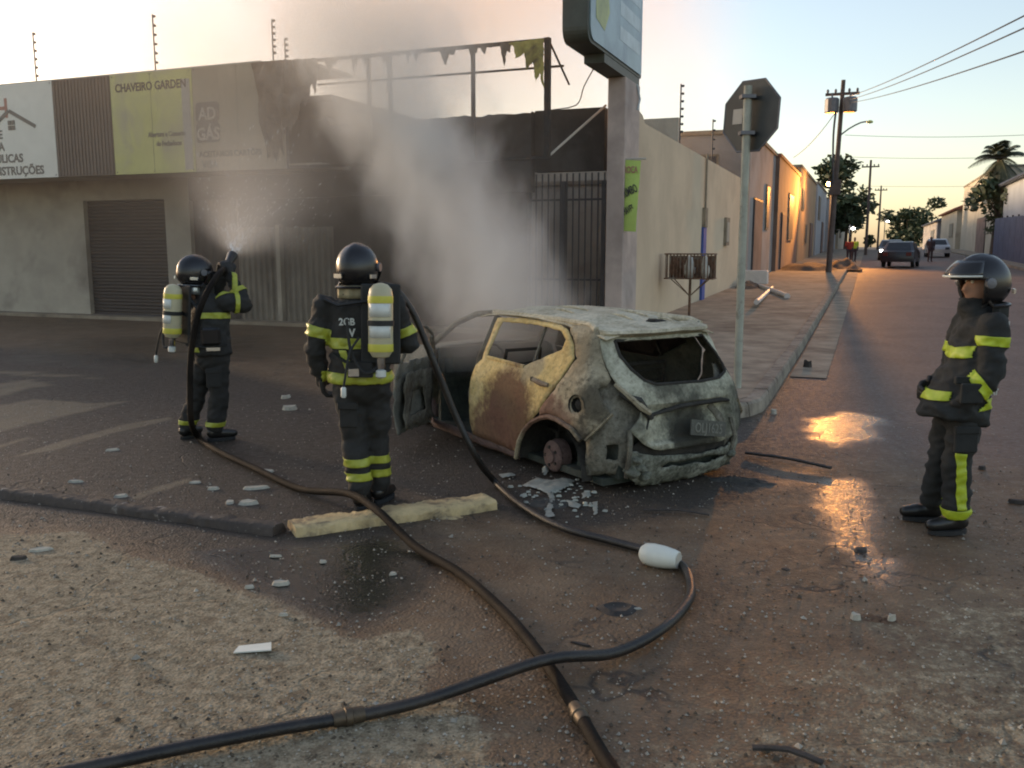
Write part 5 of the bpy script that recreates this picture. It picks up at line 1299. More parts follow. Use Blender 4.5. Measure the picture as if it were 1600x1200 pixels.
def firefighter(name, loc, label, J, suit, helm, bands, hand_specs, boots_yaw, vox=.018):
    o = empty(name, loc, 0, label, 'person', 'firefighters at the burnt car')
    # one continuous body under the clothes
    body = [(J['pel'], (.12, .09, .10), J['chest'], (.135, .085, .11), J['yaw'])]
    body += [(J['chest'], (.11, .08, .09), J['neck'], .055)]
    for s_ in 'LR':
        body += [(J['sh'+s_], .06, J['el'+s_], .048), (J['el'+s_], .046, J['wr'+s_], .034), (J['hip'+s_], .085, J['kn'+s_], .06), (J['kn'+s_], .058, J['an'+s_], .045),
                 (J['an'+s_], .045, tuple(Vector(J['an'+s_])+Vector(J['toe'+s_])*.14-Vector((0, 0, .03))), .032)]
    body += head_segs(J['head'], J['hyaw'])
    bo = link('body', blob(body, .016, 4), M['skin'], o)
    # jacket
    P = J['pel']; Ch = J['chest']
    jk = list(J['jacket'])
    for s_ in 'LR':
        e = Vector(J['el'+s_]); w = Vector(J['wr'+s_])
        jk += [(J['sh'+s_], .090, J['el'+s_], .070), (J['el'+s_], .070, tuple(e.lerp(w, .92)), .055)]
    jk += [(tuple(Vector(J['neck'])+Vector((0, 0, -.04))), (.095, .09, .04), tuple(Vector(J['neck'])+Vector((0, 0, .03))), (.085, .085, .03))]
    jm = blob(jk, vox*.72, 6, .021, 6.5, J.get('seed', 0)); ja = link('jacket', jm, suit, o)
    # trousers
    tr_ = [(tuple(Vector(P)+Vector((0, 0, .05))), (.155, .13, .1), tuple(Vector(P)-Vector((0, 0, .08))), (.15, .125, .1), J['yaw'])]
    for s_ in 'LR':
        a = Vector(J['an'+s_]); k = Vector(J['kn'+s_])
        tr_ += [(J['hip'+s_], .106, J['kn'+s_], .082), (J['kn'+s_], .082, tuple(k.lerp(a, .45)), .085), (tuple(k.lerp(a, .4)), .085, tuple(k.lerp(a, .86)), .078)]
    tm = blob(tr_, vox*.78, 6, .022, 5.5, J.get('seed', 0)+3); tro = link('trousers', tm, suit, o)
    for s_ in 'LR':
        a = Vector(J['an'+s_]); t = Vector(J['toe'+s_]).normalized(); k = Vector(J['kn'+s_]); s2_ = Vector((t.y, -t.x, 0))
        sg = [(tuple(a.lerp(k, .3)), .062, tuple(a), .058), (tuple(a-t*.03-Vector((0, 0, .02))), .052, tuple(a+t*.10-Vector((0, 0, .03))), .046), (tuple(a+t*.10-Vector((0, 0, .035))), .046, tuple(a+t*.17-Vector((0, 0, .04))), .038)]
        bt = link('boot', blob(sg, .013, 3), M['boot'], o)
        sp = MB(); base = a+Vector((0, 0, -a.z))
        ol = []
        for kk in range(18):
            q = kk/18*2*math.pi; l_ = .13*math.cos(q)+.055; w_ = (.052+.008*math.cos(q))*math.sin(q); ol.append(base+t*l_+s2_*w_)
        sp.add([p+Vector((0, 0, .002)) for p in ol]+[p+Vector((0, 0, .030)) for p in ol], [tuple(range(18)), tuple(range(35, 17, -1))]+[(i, (i+1) % 18, 18+(i+1) % 18, 18+i) for i in range(18)])
        sp.build('sole', M['rubber'], bt)
    for nm_, (w, d, n_, curl, sd_) in hand_specs.items():
        link('glove', blob(glove_segs(w, d, n_, curl, sd_, 1.12)+[(tuple(Vector(w)-Vector(d).normalized()*.07), .046, w, .038)], .0065, 3), M['glove'], o)
    helmet(o, *helm[0], **helm[1])
    for which, pt, nrm, w, sel, m_ in bands:
        band(jm if which == 'j' else tm, pt, nrm, w, sel, M[m_], ja if which == 'j' else tro)
    return o, ja, tro
def chest_text(o, txt, pt, size, yaw, tilt=0.0, mat_='lbl', sx=.9, dy=0):
    d = Vector((-math.sin(yaw), math.cos(yaw), 0)); hit = o.ray_cast(Vector(pt)-d*.6, d)
    if hit[0]: pt = hit[1]-d*.012
    me = text_mesh(txt, size, .002, .002, 0, 'CENTER', sx); t = link('lettering', me, M[mat_], o); t.location = pt; t.rotation_euler = (R(90)+tilt, dy, yaw)
def air_set(name, loc, rot, label, flip=False):
    o = empty(name, loc, 0, label, 'air cylinder', 'breathing sets on the firefighters'); o.rotation_euler = rot
    cy_ = MB().lathe((0, 0, 0), [(.02, -.235), (.055, -.225), (.076, -.19), (.080, -.15), (.080, .17), (.072, .215), (.045, .245), (.012, .255)], 24).build('cylinder', M['cyl'], o, True)
    for z_, hh_, m_ in ((.125, .045, 'cyly'), (-.19, .05, 'cyly')): MB().lathe((0, 0, z_), [(.0815, 0), (.0822, .004), (.0822, hh_-.004), (.0815, hh_)], 24).build('colour_band', M[m_], cy_, True)
    for z_ in (.035, -.10):
        vs = []; fs = []
        for k in range(9):
            a = R(-150)+R(110)*k/8
            vs += [(math.cos(a)*.0825, math.sin(a)*.0825, z_), (math.cos(a)*.0825, math.sin(a)*.0825, z_+.085)]
        l_ = MB().add(vs, [(2*k, 2*k+2, 2*k+3, 2*k+1) for k in range(8)]).build('label_sheet', M['lbl'], cy_, True); solid(l_, .002, 0)
    MB().lathe((0, 0, -.005), [(.083, -.018), (.087, -.016), (.087, .016), (.083, .018)], 24).build('strap', M['strap'], o, True)
    MB().lathe((0, 0, -.26), [(.022, -.05), (.028, -.04), (.028, .03), (.03, .04)], 12).build('valve', M['chrome'], o, True)
    MB().lathe((0, 0, -.335), [(.02, -.03), (.034, -.02), (.034, .02), (.02, .025)], 12).build('valve_knob', M['lbl'], o, True)
    MB().lim(-.13, .13, .085, .11, -.28, .25).build('back_plate', M['strap'], o, bevel=.01)
    MB().tube(spline([(0, .02, -.28), (-.10, -.02, -.33), (-.19, .02, -.20), (-.22, .04, .02)], .03), .011, 6).build('air_hose', M['strap'], o, True)
    MB().tube(spline([(-.14, .04, -.10), (-.2, -.0, -.2), (-.23, -.02, -.36), (-.24, -.02, -.42)], .03), .009, 6).build('gauge_hose', M['strap'], o, True)
    MB().lathe((-.24, -.02, -.46), [(.012, -.03), (.018, -.02), (.018, .03), (.01, .04)], 10).build('gauge', M['lbl'], o, True)
    return o
# ---- standing firefighter at the yellow kerb, seen from behind
c0 = G(572, 793)
J = dict(pel=(-.02, 0, .92), chest=(-.02, .0, 1.32), neck=(-.04, .0, 1.50), head=(-.025, .04, 1.655), yaw=0, hyaw=R(180-10),
         shL=(-.235, 0, 1.40), elL=(-.315, -.02, 1.13), wrL=(-.30, .05, .93), shR=(.215, 0, 1.40), elR=(.31, .06, 1.15), wrR=(.19, .27, 1.12),
         hipL=(-.10, 0, .86), knL=(-.075, .02, .48), anL=(-.03, -.03, .10), hipR=(.085, .02, .86), knR=(.08, .10, .48), anR=(.08, .13, .10), toeL=(.15, 1, 0), toeR=(.35, 1, 0), seed=1,
         jacket=[((-.01, 0, 1.37), (.22, .15, .10), (-.02, 0, 1.12), (.195, .155, .1)), ((-.02, 0, 1.12), (.195, .155, .1), (-.015, 0, .95), (.215, .165, .055)), ((-.015, .0, .95), (.215, .165, .05), (-.015, .0, .905), (.22, .17, .03))])
tor = lambda p: near_seg(p, (-.02, 0, 1.4), (-.02, 0, .9), .245) and p.x > -.235 and p.x < .22
back = lambda p: tor(p) and p.y < .1
bands = [('j', (0, 0, 1.165), (0, 0, 1), .085, lambda p: back(p) and p.x < .05, 'band'), ('j', (0, 0, .93), (0, 0, 1), .085, lambda p: p.x > -.3 and near_seg(p, (-.02, 0, 1.0), (-.02, 0, .85), .26), 'band'),
         ('j', (.0, 0, 1.49), (0, 0, 1), .05, lambda p: p.y < .03 and p.x > -.03 and p.x < .07, 'band'),
         ('j', (-.08, 0, 1.05), (1, 0, .35), .055, lambda p: p.y < 0 and .96 < p.z < 1.12 and p.x > -.2, 'band'),
         ('j', (-.285, 0, 1.235), (.25, .02, .97), .085, lambda p: p.x < -.185, 'band'), ('j', (.275, .03, 1.23), (-.3, -.1, .95), .07, lambda p: p.x > .2, 'band')]
for z_ in (.335, .235): bands += [('t', (0, 0, z_), (0, 0, 1), .065, lambda p: True, 'band')]
ffc, jac, trc = firefighter('firefighter', c0, 'firefighter seen from behind beside the wreck with a hose over the shoulder', J, M['suit'],
    (((-.025, .045, 1.665), R(180-12)), dict(s=1.0, visor_up=False, curtain='neckcloth')), bands,
    dict(L=((-.30, .055, .925), (.08, .2, -1), (1, .3, 0), .7, -1), R=((.19, .29, 1.12), (-.35, 1, -.1), (-.3, -.2, -1), 1.0, 1)), 0)
chest_text(jac, '2GB', (-.07, -.172, 1.29), .065, 0, R(6))
chest_text(jac, 'V', (-.035, -.176, 1.215), .075, 0, R(2))
MB().tube([(-.22, -.10, 1.46), (-.12, -.155, 1.42), (0, -.17, 1.44), (.1, -.15, 1.45)], .022, 8, True, .5).build('harness', M['strap'], jac, True)
MB().tube([(-.17, -.14, 1.10), (-.08, -.185, 1.05), (.03, -.19, 1.03)], .02, 6, True, .4).build('harness', M['strap'], jac, True)
MB().box((.02, -.20, 1.0), (.16, .06, .10)).build('harness_plate', M['strap'], jac)
MB().box((-.02, -.235, .985), (.07, .015, .05), rz=R(8)).build('buckle', M['chrome'], jac)
air_set('air_set', c0+Vector((.165, -.235, 1.315)), (R(-3), R(1), R(8)), 'cream and yellow air cylinder on the back of the standing firefighter')
# ---- firefighter spraying at the left
c1 = G(325, 688)
J = dict(pel=(.06, 0, .84), chest=(.08, .03, 1.22), neck=(.02, .05, 1.40), head=(-.06, .06, 1.555), yaw=R(-35), hyaw=R(180-50),
         shL=(-.10, .10, 1.31), elL=(.05, .26, 1.30), wrL=(.13, .20, 1.52), shR=(.24, -.06, 1.30), elR=(.40, .06, 1.27), wrR=(.25, .12, 1.53),
         hipL=(-.01, .04, .80), knL=(-.10, .06, .43), anL=(-.23, .08, .10), hipR=(.14, -.03, .80), knR=(.13, -.02, .43), anR=(.08, -.02, .10), toeL=(.4, .9, 0), toeR=(.85, .5, 0), seed=11,
         jacket=[((.08, .03, 1.27), (.20, .15, .10), (.08, 0, 1.02), (.19, .155, .1), R(-35)), ((.08, 0, 1.02), (.19, .155, .1), (.07, 0, .88), (.205, .165, .06), R(-35)), ((.07, 0, .88), (.205, .165, .05), (.07, 0, .83), (.21, .17, .03), R(-35))])
bands = [('j', (0, 0, 1.175), (0, .06, 1), .065, lambda p: p.y < .03 and p.x > .03 and p.x < .32, 'band'), ('j', (0, 0, .87), (0, 0, 1), .05, lambda p: p.x < .02 and p.y < .05, 'band'),
         ('j', (.325, .0, 1.285), (.95, .5, -.05), .05, lambda p: p.x > .24, 'band'), ('j', (.33, .09, 1.40), (-.5, .2, .85), .055, lambda p: p.x > .18 and p.z > 1.28, 'band')]
bands += [('t', (0, 0, .165), (0, 0, 1), .05, lambda p: True, 'band')]
ffl, jal, trl = firefighter('firefighter', c1, 'firefighter at the left aiming a spray nozzle at the shop front', J, M['suit'],
    (((-.06, .06, 1.57), R(180-50)), dict(s=.98, pitch=R(4), visor_up=False, curtain='foil')), bands,
    dict(L=((.13, .19, 1.53), (.3, -.1, .9), (.4, -.5, -.2), 1.2, 1), R=((.24, .13, 1.545), (-.35, .05, .9), (-.3, .6, -.2), 1.2, -1)), 0)
MB().tube([(-.08, -.10, 1.36), (.02, -.15, 1.25), (.0, -.17, 1.08), (-.05, -.15, .95)], .022, 6, True, .5).build('harness', M['strap'], jal, True)
MB().tube([(-.1, -.14, .92), (.08, -.19, .90), (.26, -.12, .92)], .022, 6, True, .5).build('waist_belt', M['strap'], jal, True)
MB().box((.14, -.19, 1.0), (.17, .06, .16), rz=R(15)).build('mask_bag', M['visor'], jal, bevel=.02)
MB().box((.16, -.2, .885), (.12, .02, .03), rz=R(15), rx=0).build('buckle', M['chrome'], jal)
air_set('air_set', c1+Vector((-.205, -.155, 1.215)), (R(-3), R(3), R(-40)), 'cream and yellow air cylinder on the back of the spraying firefighter')
# ---- firefighter watching at the right
c2 = G(1477, 828)
J = dict(pel=(.02, 0, .84), chest=(.11, .0, 1.22), neck=(.10, .0, 1.41), head=(.115, .0, 1.575), yaw=R(90), hyaw=R(-90),
         shL=(.115, -.16, 1.32), elL=(.095, -.215, 1.02), wrL=(-.03, -.19, .87), shR=(.115, .17, 1.32), elR=(.085, .22, 1.03), wrR=(-.06, .15, .93),
         hipL=(.03, -.08, .80), knL=(.0, -.08, .45), anL=(.03, -.07, .10), hipR=(.03, .09, .80), knR=(.0, .12, .45), anR=(.0, .2, .10), toeL=(-1, -.12, 0), toeR=(-1, .1, 0), seed=23,
         jacket=[((.12, 0, 1.31), (.12, .19, .08), (.075, 0, 1.05), (.15, .20, .08)), ((.075, 0, 1.05), (.15, .20, .08), (-.01, 0, .83), (.20, .215, .05)), ((-.01, 0, .83), (.20, .215, .05), (-.02, 0, .765), (.205, .22, .03)), ((.06, 0, .80), (.13, .19, .04), (.085, 0, .71), (.105, .18, .03)), ((.09, 0, 1.40), (.10, .10, .04), (.065, 0, 1.46), (.085, .085, .025))])
arm = lambda p: near_seg(p, (.115, -.16, 1.32), (.085, -.225, 1.03), .125) and p.y < -.16
fore = lambda p: near_seg(p, (.095, -.215, 1.02), (-.03, -.19, .87), .10) and p.y < -.15
bands = [('j', (.16, -.2, 1.235), (.06, .05, 1), .07, arm, 'bandw'), ('j', (.2, 0, 1.215), (-.25, 0, 1), .07, lambda p: not arm(p) and (p.x > .12 or p.x < .05), 'bandw'),
         ('j', (.03, -.2, .99), (.75, -.25, .62), .07, fore, 'bandw'), ('j', (.1, 0, .845), (-.12, 0, 1), .075, lambda p: p.x > .0 and not fore(p), 'bandw'), ('j', (-.1, 0, .895), (-.12, 0, 1), .065, lambda p: p.x < -.04 and not fore(p), 'bandw'),
         ('t', (0, 0, .14), (-.08, 0, 1), .07, lambda p: p.y < .06, 'bandw'), ('t', (.05, .2, .22), (-.3, 0, 1), .06, lambda p: p.y > .1 and p.x > .0, 'bandw'),
         ('t', (.005, 0, .3), (1, 0, .09), .065, lambda p: p.y < -.1 and .175 < p.z < .54, 'bandw')]
ffr, jar, trr = firefighter('firefighter', c2, 'firefighter with lime trouser stripes watching from the right edge', J, M['suit2'],
    (((.10, 0, 1.585), R(-90+6)), dict(s=1.06, pitch=R(2), visor_up=True, curtain='suit2')), bands,
    dict(L=((-.03, -.185, .87), (-.7, .5, -.5), (.3, .9, -.3), .8, -1), R=((-.06, .15, .93), (-.9, -.2, -.25), (.3, -.9, -.3), .8, 1)), 0)
jar['label'] = 'heavy black jacket hanging open towards the front'
chest_text(jar, 'BM', (.20, -.06, 1.30), .07, R(50), 0)
chest_text(jar, 'MAT', (.17, -.20, .905), .05, R(22), 0)
for s_ in (-1, 1):
    MB().lathe((.035, s_*.032, 1.59), [(.004, -.010), (.011, -.004), (.011, .004), (.004, .010)], 8, 'X').build('eye', M['lbl'], ffr)
# pockets, flaps and seams
def stick(o, name, pt, d, size, m_, tilt=0.0):
    d = Vector(d).normalized(); hit = o.ray_cast(Vector(pt)-d*.7, d)
    if not hit[0]: return
    b = MB().box((0, 0, 0), size).build(name, m_, o, bevel=.006); b.location = hit[1]+d*.004; b.rotation_euler = (0, tilt, math.atan2(d.y, d.x)-R(90))
stick(trc, 'pocket', (-.08, 0, .66), (.15, 1, 0), (.13, .02, .15), M['suit']); stick(trc, 'pocket_flap', (-.08, 0, .735), (.15, 1, 0), (.14, .028, .045), M['suit'])
stick(trl, 'pocket', (.10, 0, .60), (-.2, 1, 0), (.13, .03, .15), M['suit']); stick(trl, 'pocket_flap', (.10, 0, .675), (-.2, 1, 0), (.14, .04, .045), M['suit'])
stick(jar, 'pocket', (-.03, 0, .93), (.0, 1, 0), (.13, .03, .12), M['suit2']); stick(jar, 'pocket_flap', (-.03, 0, 1.0), (0, 1, 0), (.14, .04, .045), M['suit2'])
stick(trr, 'pocket', (.0, 0, .62), (0, 1, 0), (.14, .03, .14), M['suit2']); stick(trr, 'pocket_flap', (.0, 0, .69), (0, 1, 0), (.15, .04, .045), M['suit2'])
# ---- far bystanders
M['darkcloth'] = cloth('dark clothes', (.05, .035, .04)); M['redcloth'] = cloth('red shirt', (.32, .045, .03)); M['greencloth'] = cloth('yellow-green vest', (.45, .55, .05))
def bystander(p, shirt, label, hgt=1.7):
    o = empty('person', p, 0, label, 'person', 'bystanders down the street'); k = hgt/1.7
    seg = [((0, 0, .95*k), (.15, .1, .1), (0, 0, 1.3*k), (.19, .11, .1)), ((0, 0, 1.3*k), .09, (0, 0, 1.48*k), .055), ((0, -.01, 1.6*k), (.075, .09, .105), (0, -.01, 1.55*k), (.07, .08, .09)), ((0, -.09, 1.58*k), .02, (0, -.1, 1.55*k), .02)]
    for s_ in (-1, 1):
        seg += [((s_*.09, 0, .9*k), .095, (s_*.1, .02, .48*k), .065), ((s_*.1, .02, .48*k), .062, (s_*.11, .05, .07), .045), ((s_*.11, .05, .05), .04, (s_*.12, -.10, .03), .03),
                ((s_*.2, 0, 1.36*k), .06, (s_*.25, .03, 1.08*k), .045), ((s_*.25, .03, 1.08*k), .042, (s_*.2, -.08, .86*k), .035), ((s_*.2, -.08, .85*k), .035, (s_*.19, -.1, .77*k), .022)]
    b = link('body', blob(seg, .02, 3), M['darkcloth'], o)
    ts = [((0, 0, .95*k), (.17, .12, .06), (0, 0, 1.32*k), (.21, .13, .09))]
    for s_ in (-1, 1): ts.append(((s_*.2, 0, 1.36*k), .075, (s_*.24, .02, 1.14*k), .06))
    link('shirt', blob(ts, .02, 3, .008), M[shirt], o); return o
bystander(far(1453, 408, 68), 'darkcloth', 'dark-clothed person walking in the middle of the street')
bystander(far(1327, 392, 64), 'redcloth', 'person in a red shirt by the left houses')
bystander(far(1335, 388, 66), 'greencloth', 'person in a yellow-green vest beside the red-shirted one')
# ------------------------------------------------------------------ hoses, debris
M['hose'] = mat('black rubber hose', (.013, .011, .010), .45, var=.4, sc=6, bmp=.35, bsc=60, soot=(.04, .03, .022), sootlvl=(.5, .7), ssc=3, world_=True)
M['hose2'] = mat('muddy hose', (.012, .009, .007), .75, var=.4, sc=6, bmp=.35, bsc=60, soot=(.030, .021, .014), sootlvl=(.45, .7), ssc=3, world_=True, spec=.12)
M['darkchip0'] = mat('dull brass coupling', (.10, .075, .05), .5, metal=.6, var=.3, sc=12, bmp=.2)
def gpt(px, py, r=.026): p = G(px, py); return Vector((p.x, p.y, r+.004))
ha = empty('fire_hose', gpt(850, 1060), 0, 'fire hose curling past the white float up to the standing firefighter', 'hose')
pts = [gpt(-150, 1290), gpt(60, 1230), gpt(230, 1192), gpt(430, 1152), gpt(640, 1112), gpt(850, 1064)+Vector((0, 0, .062)), gpt(960, 1030), gpt(1040, 988), gpt(1076, 945), gpt(1076, 908), gpt(1055, 885), gpt(1010, 868), gpt(950, 851), gpt(880, 832), gpt(820, 800), gpt(775, 760)]
up = [atY(745, 715, 6.3), atY(714, 655, 6.28), atY(690, 595, 6.25), atY(668, 540, 6.22), atY(645, 488, 6.2), atY(622, 456, 6.16), atY(602, 446, 6.12), atY(590, 455, 6.2)]
path = pts+up+[c0+Vector((.17, .30, 1.15))]
MB().tube([p+Vector((noise.noise(p*3)*.006, noise.noise(p*3+Vector((9, 0, 0)))*.006, 0)) for p in spline(path, .04)], .0245, 12).build('hose', M['hose'], ha, True).matrix_parent_inverse = Matrix.Translation(ha.location).inverted()
nz = MB().tube([c0+Vector((.17, .30, 1.15)), c0+Vector((.10, .48, 1.12)), c0+Vector((.06, .6, 1.13))], [.024, .03, .038], 12).build('nozzle', M['boot'], ha, True); nz.matrix_parent_inverse = Matrix.Translation(ha.location).inverted()
hb = empty('fire_hose', gpt(700, 890), 0, 'muddy fire hose running across the kerb to the spraying firefighter', 'hose')
pts = [gpt(1075, 1400), gpt(1010, 1290), gpt(945, 1198), gpt(895, 1110), gpt(850, 1042), gpt(790, 968), gpt(720, 905), gpt(650, 862), gpt(590, 828)+Vector((0, 0, .10)), gpt(545, 800)+Vector((0, 0, .10)), gpt(470, 770), gpt(400, 738), gpt(345, 712), gpt(312, 690)]
B1 = 8.15-.28
pts += [atY(299, 660, B1+.02), atY(297, 610, B1), atY(298, 560, B1), atY(306, 505, B1-.0), atY(322, 460, B1+.05), atY(342, 428, B1+.25), c1+Vector((.185, .17, 1.60))]
hp = c1+Vector((.185, .17, 1.60))
o = MB().tube(spline(pts, .04), .0265, 12).build('hose', M['hose2'], hb, True); o.matrix_parent_inverse = Matrix.Translation(hb.location).inverted()
o = MB().tube([hp, hp+Vector((.0, .10, .05)), hp+Vector((-.0, .2, .10)), hp+Vector((0, .24, .12))], [.026, .034, .046, .05], 14).build('nozzle', M['boot'], hb, True); o.matrix_parent_inverse = Matrix.Translation(hb.location).inverted()
o = MB().tube([hp+Vector((0, .06, .03)), hp+Vector((.0, .04, -.09))], .018, 8).build('nozzle_grip', M['boot'], hb, True); o.matrix_parent_inverse = Matrix.Translation(hb.location).inverted()
for hp_, e_, par in ((gpt(545, 1131), gpt(600, 1120), ha), (gpt(905, 1128), gpt(880, 1088), hb)):
    d0_ = (e_-hp_).normalized()
    o = MB().tube([hp_-d0_*.06, hp_-d0_*.05, hp_-d0_*.015, hp_-d0_*.012, hp_+d0_*.012, hp_+d0_*.015, hp_+d0_*.05, hp_+d0_*.06], [.028, .031, .031, .036, .036, .031, .031, .028], 14).build('coupling', M['darkchip0'], par, True); o.matrix_parent_inverse = Matrix.Translation(par.location).inverted()
# white plastic float on the hose
M['whiteplastic'] = mat('white plastic', (.66, .66, .58), .4, var=.06, sc=9, bmp=.06)
a = gpt(1002, 880, .06); b_ = gpt(1058, 892, .06); d_ = (b_-a).normalized()
fl = empty('white_float', (a+b_)/2, 0, 'white rounded plastic piece lying on the hose bend', 'plastic piece')
ax = (a+b_)/2
pr = [(-.115, .012), (-.11, .04), (-.085, .060), (-.04, .066), (.03, .064), (.09, .055), (.115, .048), (.118, .038)]
pts = [d_*t for t, r_ in pr]
MB().tube(pts, [r_ for t, r_ in pr], 18).build('shell', M['whiteplastic'], fl, True)
MB().tube([d_*.113, d_*.119], [.042, .042], 16).build('open_end', M['paleink'], fl)
# molten aluminium below the drum
M['molten'] = mat('once molten aluminium', (.34, .34, .29), .45, metal=.15, var=.25, sc=20, bmp=.5, bsc=30, dist=.01)
def puddle(name, poly_px, mat_, hgt, label, seed, cat='metal'):
    poly = [tuple(G(*p))[:2] for p in poly_px]; v2, f2 = sheet(poly, [], .022, .006)
    bd = np.array([poly[i] for i in range(len(poly))]); arr = np.array(v2); sd_ = sdist(arr, bd)
    vs = [(x_, y_, .006+hgt*min(1, max(0, d)/.03)**.5*(.7+.6*noise.noise((x_*18+seed, y_*18, 0)))) for (x_, y_), d in zip(v2, sd_)]
    o = MB().add(vs, f2).build(name, mat_, None, True); clean(o.data)
    if o.data.polygons and sum(p.normal.z for p in o.data.polygons) < 0: o.data.flip_normals()
    return tag(o, label, cat, 'lumps of once molten metal by the wheel')
puddle('molten_metal', [(815, 760), (838, 748), (862, 752), (880, 748), (898, 752), (888, 762), (872, 768), (856, 772), (836, 764)], M['molten'], .018, 'largest pale lump of once molten metal below the drum', 1)
puddle('molten_metal', [(854, 768), (866, 773), (866, 790), (862, 800), (868, 808), (850, 810), (854, 796), (858, 782)], M['molten'], .014, 'thin shining drip of metal running towards us', 4)
puddle('molten_metal', [(884, 782), (896, 784), (908, 790), (904, 796), (890, 792)], M['molten'], .012, 'small flat metal lump right of the shining drip', 7)
puddle('molten_metal', [(908, 772), (922, 770), (924, 776), (910, 780)], M['molten'], .012, 'small oval metal lump nearest the bumper', 8)
puddle('molten_metal', [(926, 786), (934, 784), (934, 804), (928, 806)], M['molten'], .012, 'upright narrow scrap of pale metal by the bumper', 9)
puddle('molten_metal', [(778, 742), (800, 740), (806, 744), (784, 748)], M['molten'], .012, 'metal splash left of the brake drum', 10)
puddle('molten_metal', [(846, 736), (856, 730), (858, 740), (850, 744)], M['molten'], .05, 'upright pale lump leaning on the brake drum', 11)
rnd = random.Random(8); bits = MB()
for i in range(60):
    px_, py_ = rnd.gauss(872, 34), rnd.gauss(776, 16)
    if py_ < 745: continue
    q_ = G(px_, py_); s_ = rnd.uniform(.006, .022); a_ = rnd.uniform(0, 6); n_ = 6
    ol = [(q_.x+math.cos(a_+k*1.047)*s_*rnd.uniform(.7, 1.7), q_.y+math.sin(a_+k*1.047)*s_*rnd.uniform(.6, 1.1)) for k in range(n_)]
    bits.add([(x_, y_, 0) for x_, y_ in ol]+[(q_.x+(x_-q_.x)*.7, q_.y+(y_-q_.y)*.7, s_*.7) for x_, y_ in ol], [tuple(range(6, 12))]+[(k, (k+1) % 6, 6+(k+1) % 6, 6+k) for k in range(6)])
o = bits.build('metal_crumbs', M['molten'], None, True); o['kind'] = 'stuff'; o['label'] = 'crumbs of once molten metal under the wreck'
M['ash'] = mat('dark ash', (.055, .05, .042), .9, var=.4, sc=9, bmp=.6, bsc=25, world_=True, dist=.02)
def mound(name, px, py, rx, ry, hgt, label, seed, m_='ash', cat='ash'):
    p = G(px, py); o = heap(name, (p.x, p.y, 0), rx, ry, hgt, M[m_], label, seed); o['category'] = cat; return o
mound('ash_mound', 858, 785, .22, .14, .045, 'flat mound of dark ash under the molten metal', 2)
mound('ash_mound', 1160, 752, .34, .16, .05, 'dark soaked ash patch right of the rear bumper', 6)
mound('sand_mound', 660, 800, .35, .12, .05, 'sandy spill on top of the yellow kerb', 12, 'yellowkerb', 'sand')
# loose chips, each its own thing
M['chip'] = mat('pale plaster chip', (.40, .37, .30), .85, var=.2, sc=20, bmp=.3); M['darkchip'] = mat('charred scrap', (.04, .033, .028), .85, var=.4, sc=14, bmp=.4)
def chip(px, py, L_, W_, H_, ang, m_, label, name='debris_chip', cat='debris', group='loose debris on the ground'):
    p = G(px, py); rnd = random.Random(px*7+py); n = 7
    ol = []
    for k in range(n):
        q = k/n*2*math.pi; rr_ = rnd.uniform(.75, 1.1); ol.append((math.cos(q)*L_/2*rr_, math.sin(q)*W_/2*rr_))
    vs = [(x_, y_, 0) for x_, y_ in ol]+[(x_*.8, y_*.8, H_*rnd.uniform(.7, 1.1)) for x_, y_ in ol]
    o = MB().add(vs, [tuple(range(n))[::-1], tuple(range(n, 2*n))]+[(i, (i+1) % n, n+(i+1) % n, n+i) for i in range(n)]).build(name, M[m_])
    o.location = (p.x, p.y, -.003); o.rotation_euler.z = ang; return tag(o, label, cat, group)
o = MB().add([(-.085, -.03, 0), (.085, -.04, 0), (.07, .04, 0), (-.075, .035, 0)], [(0, 1, 2, 3)]).build('white_card', M['whiteplastic']); solid(o, .006, 1); p = G(397, 1015); o.location = (p.x, p.y, .004); o.rotation_euler = (0, R(-4), R(4)); tag(o, 'white four-cornered scrap lying on the dry sand', 'debris', 'loose debris on the ground')
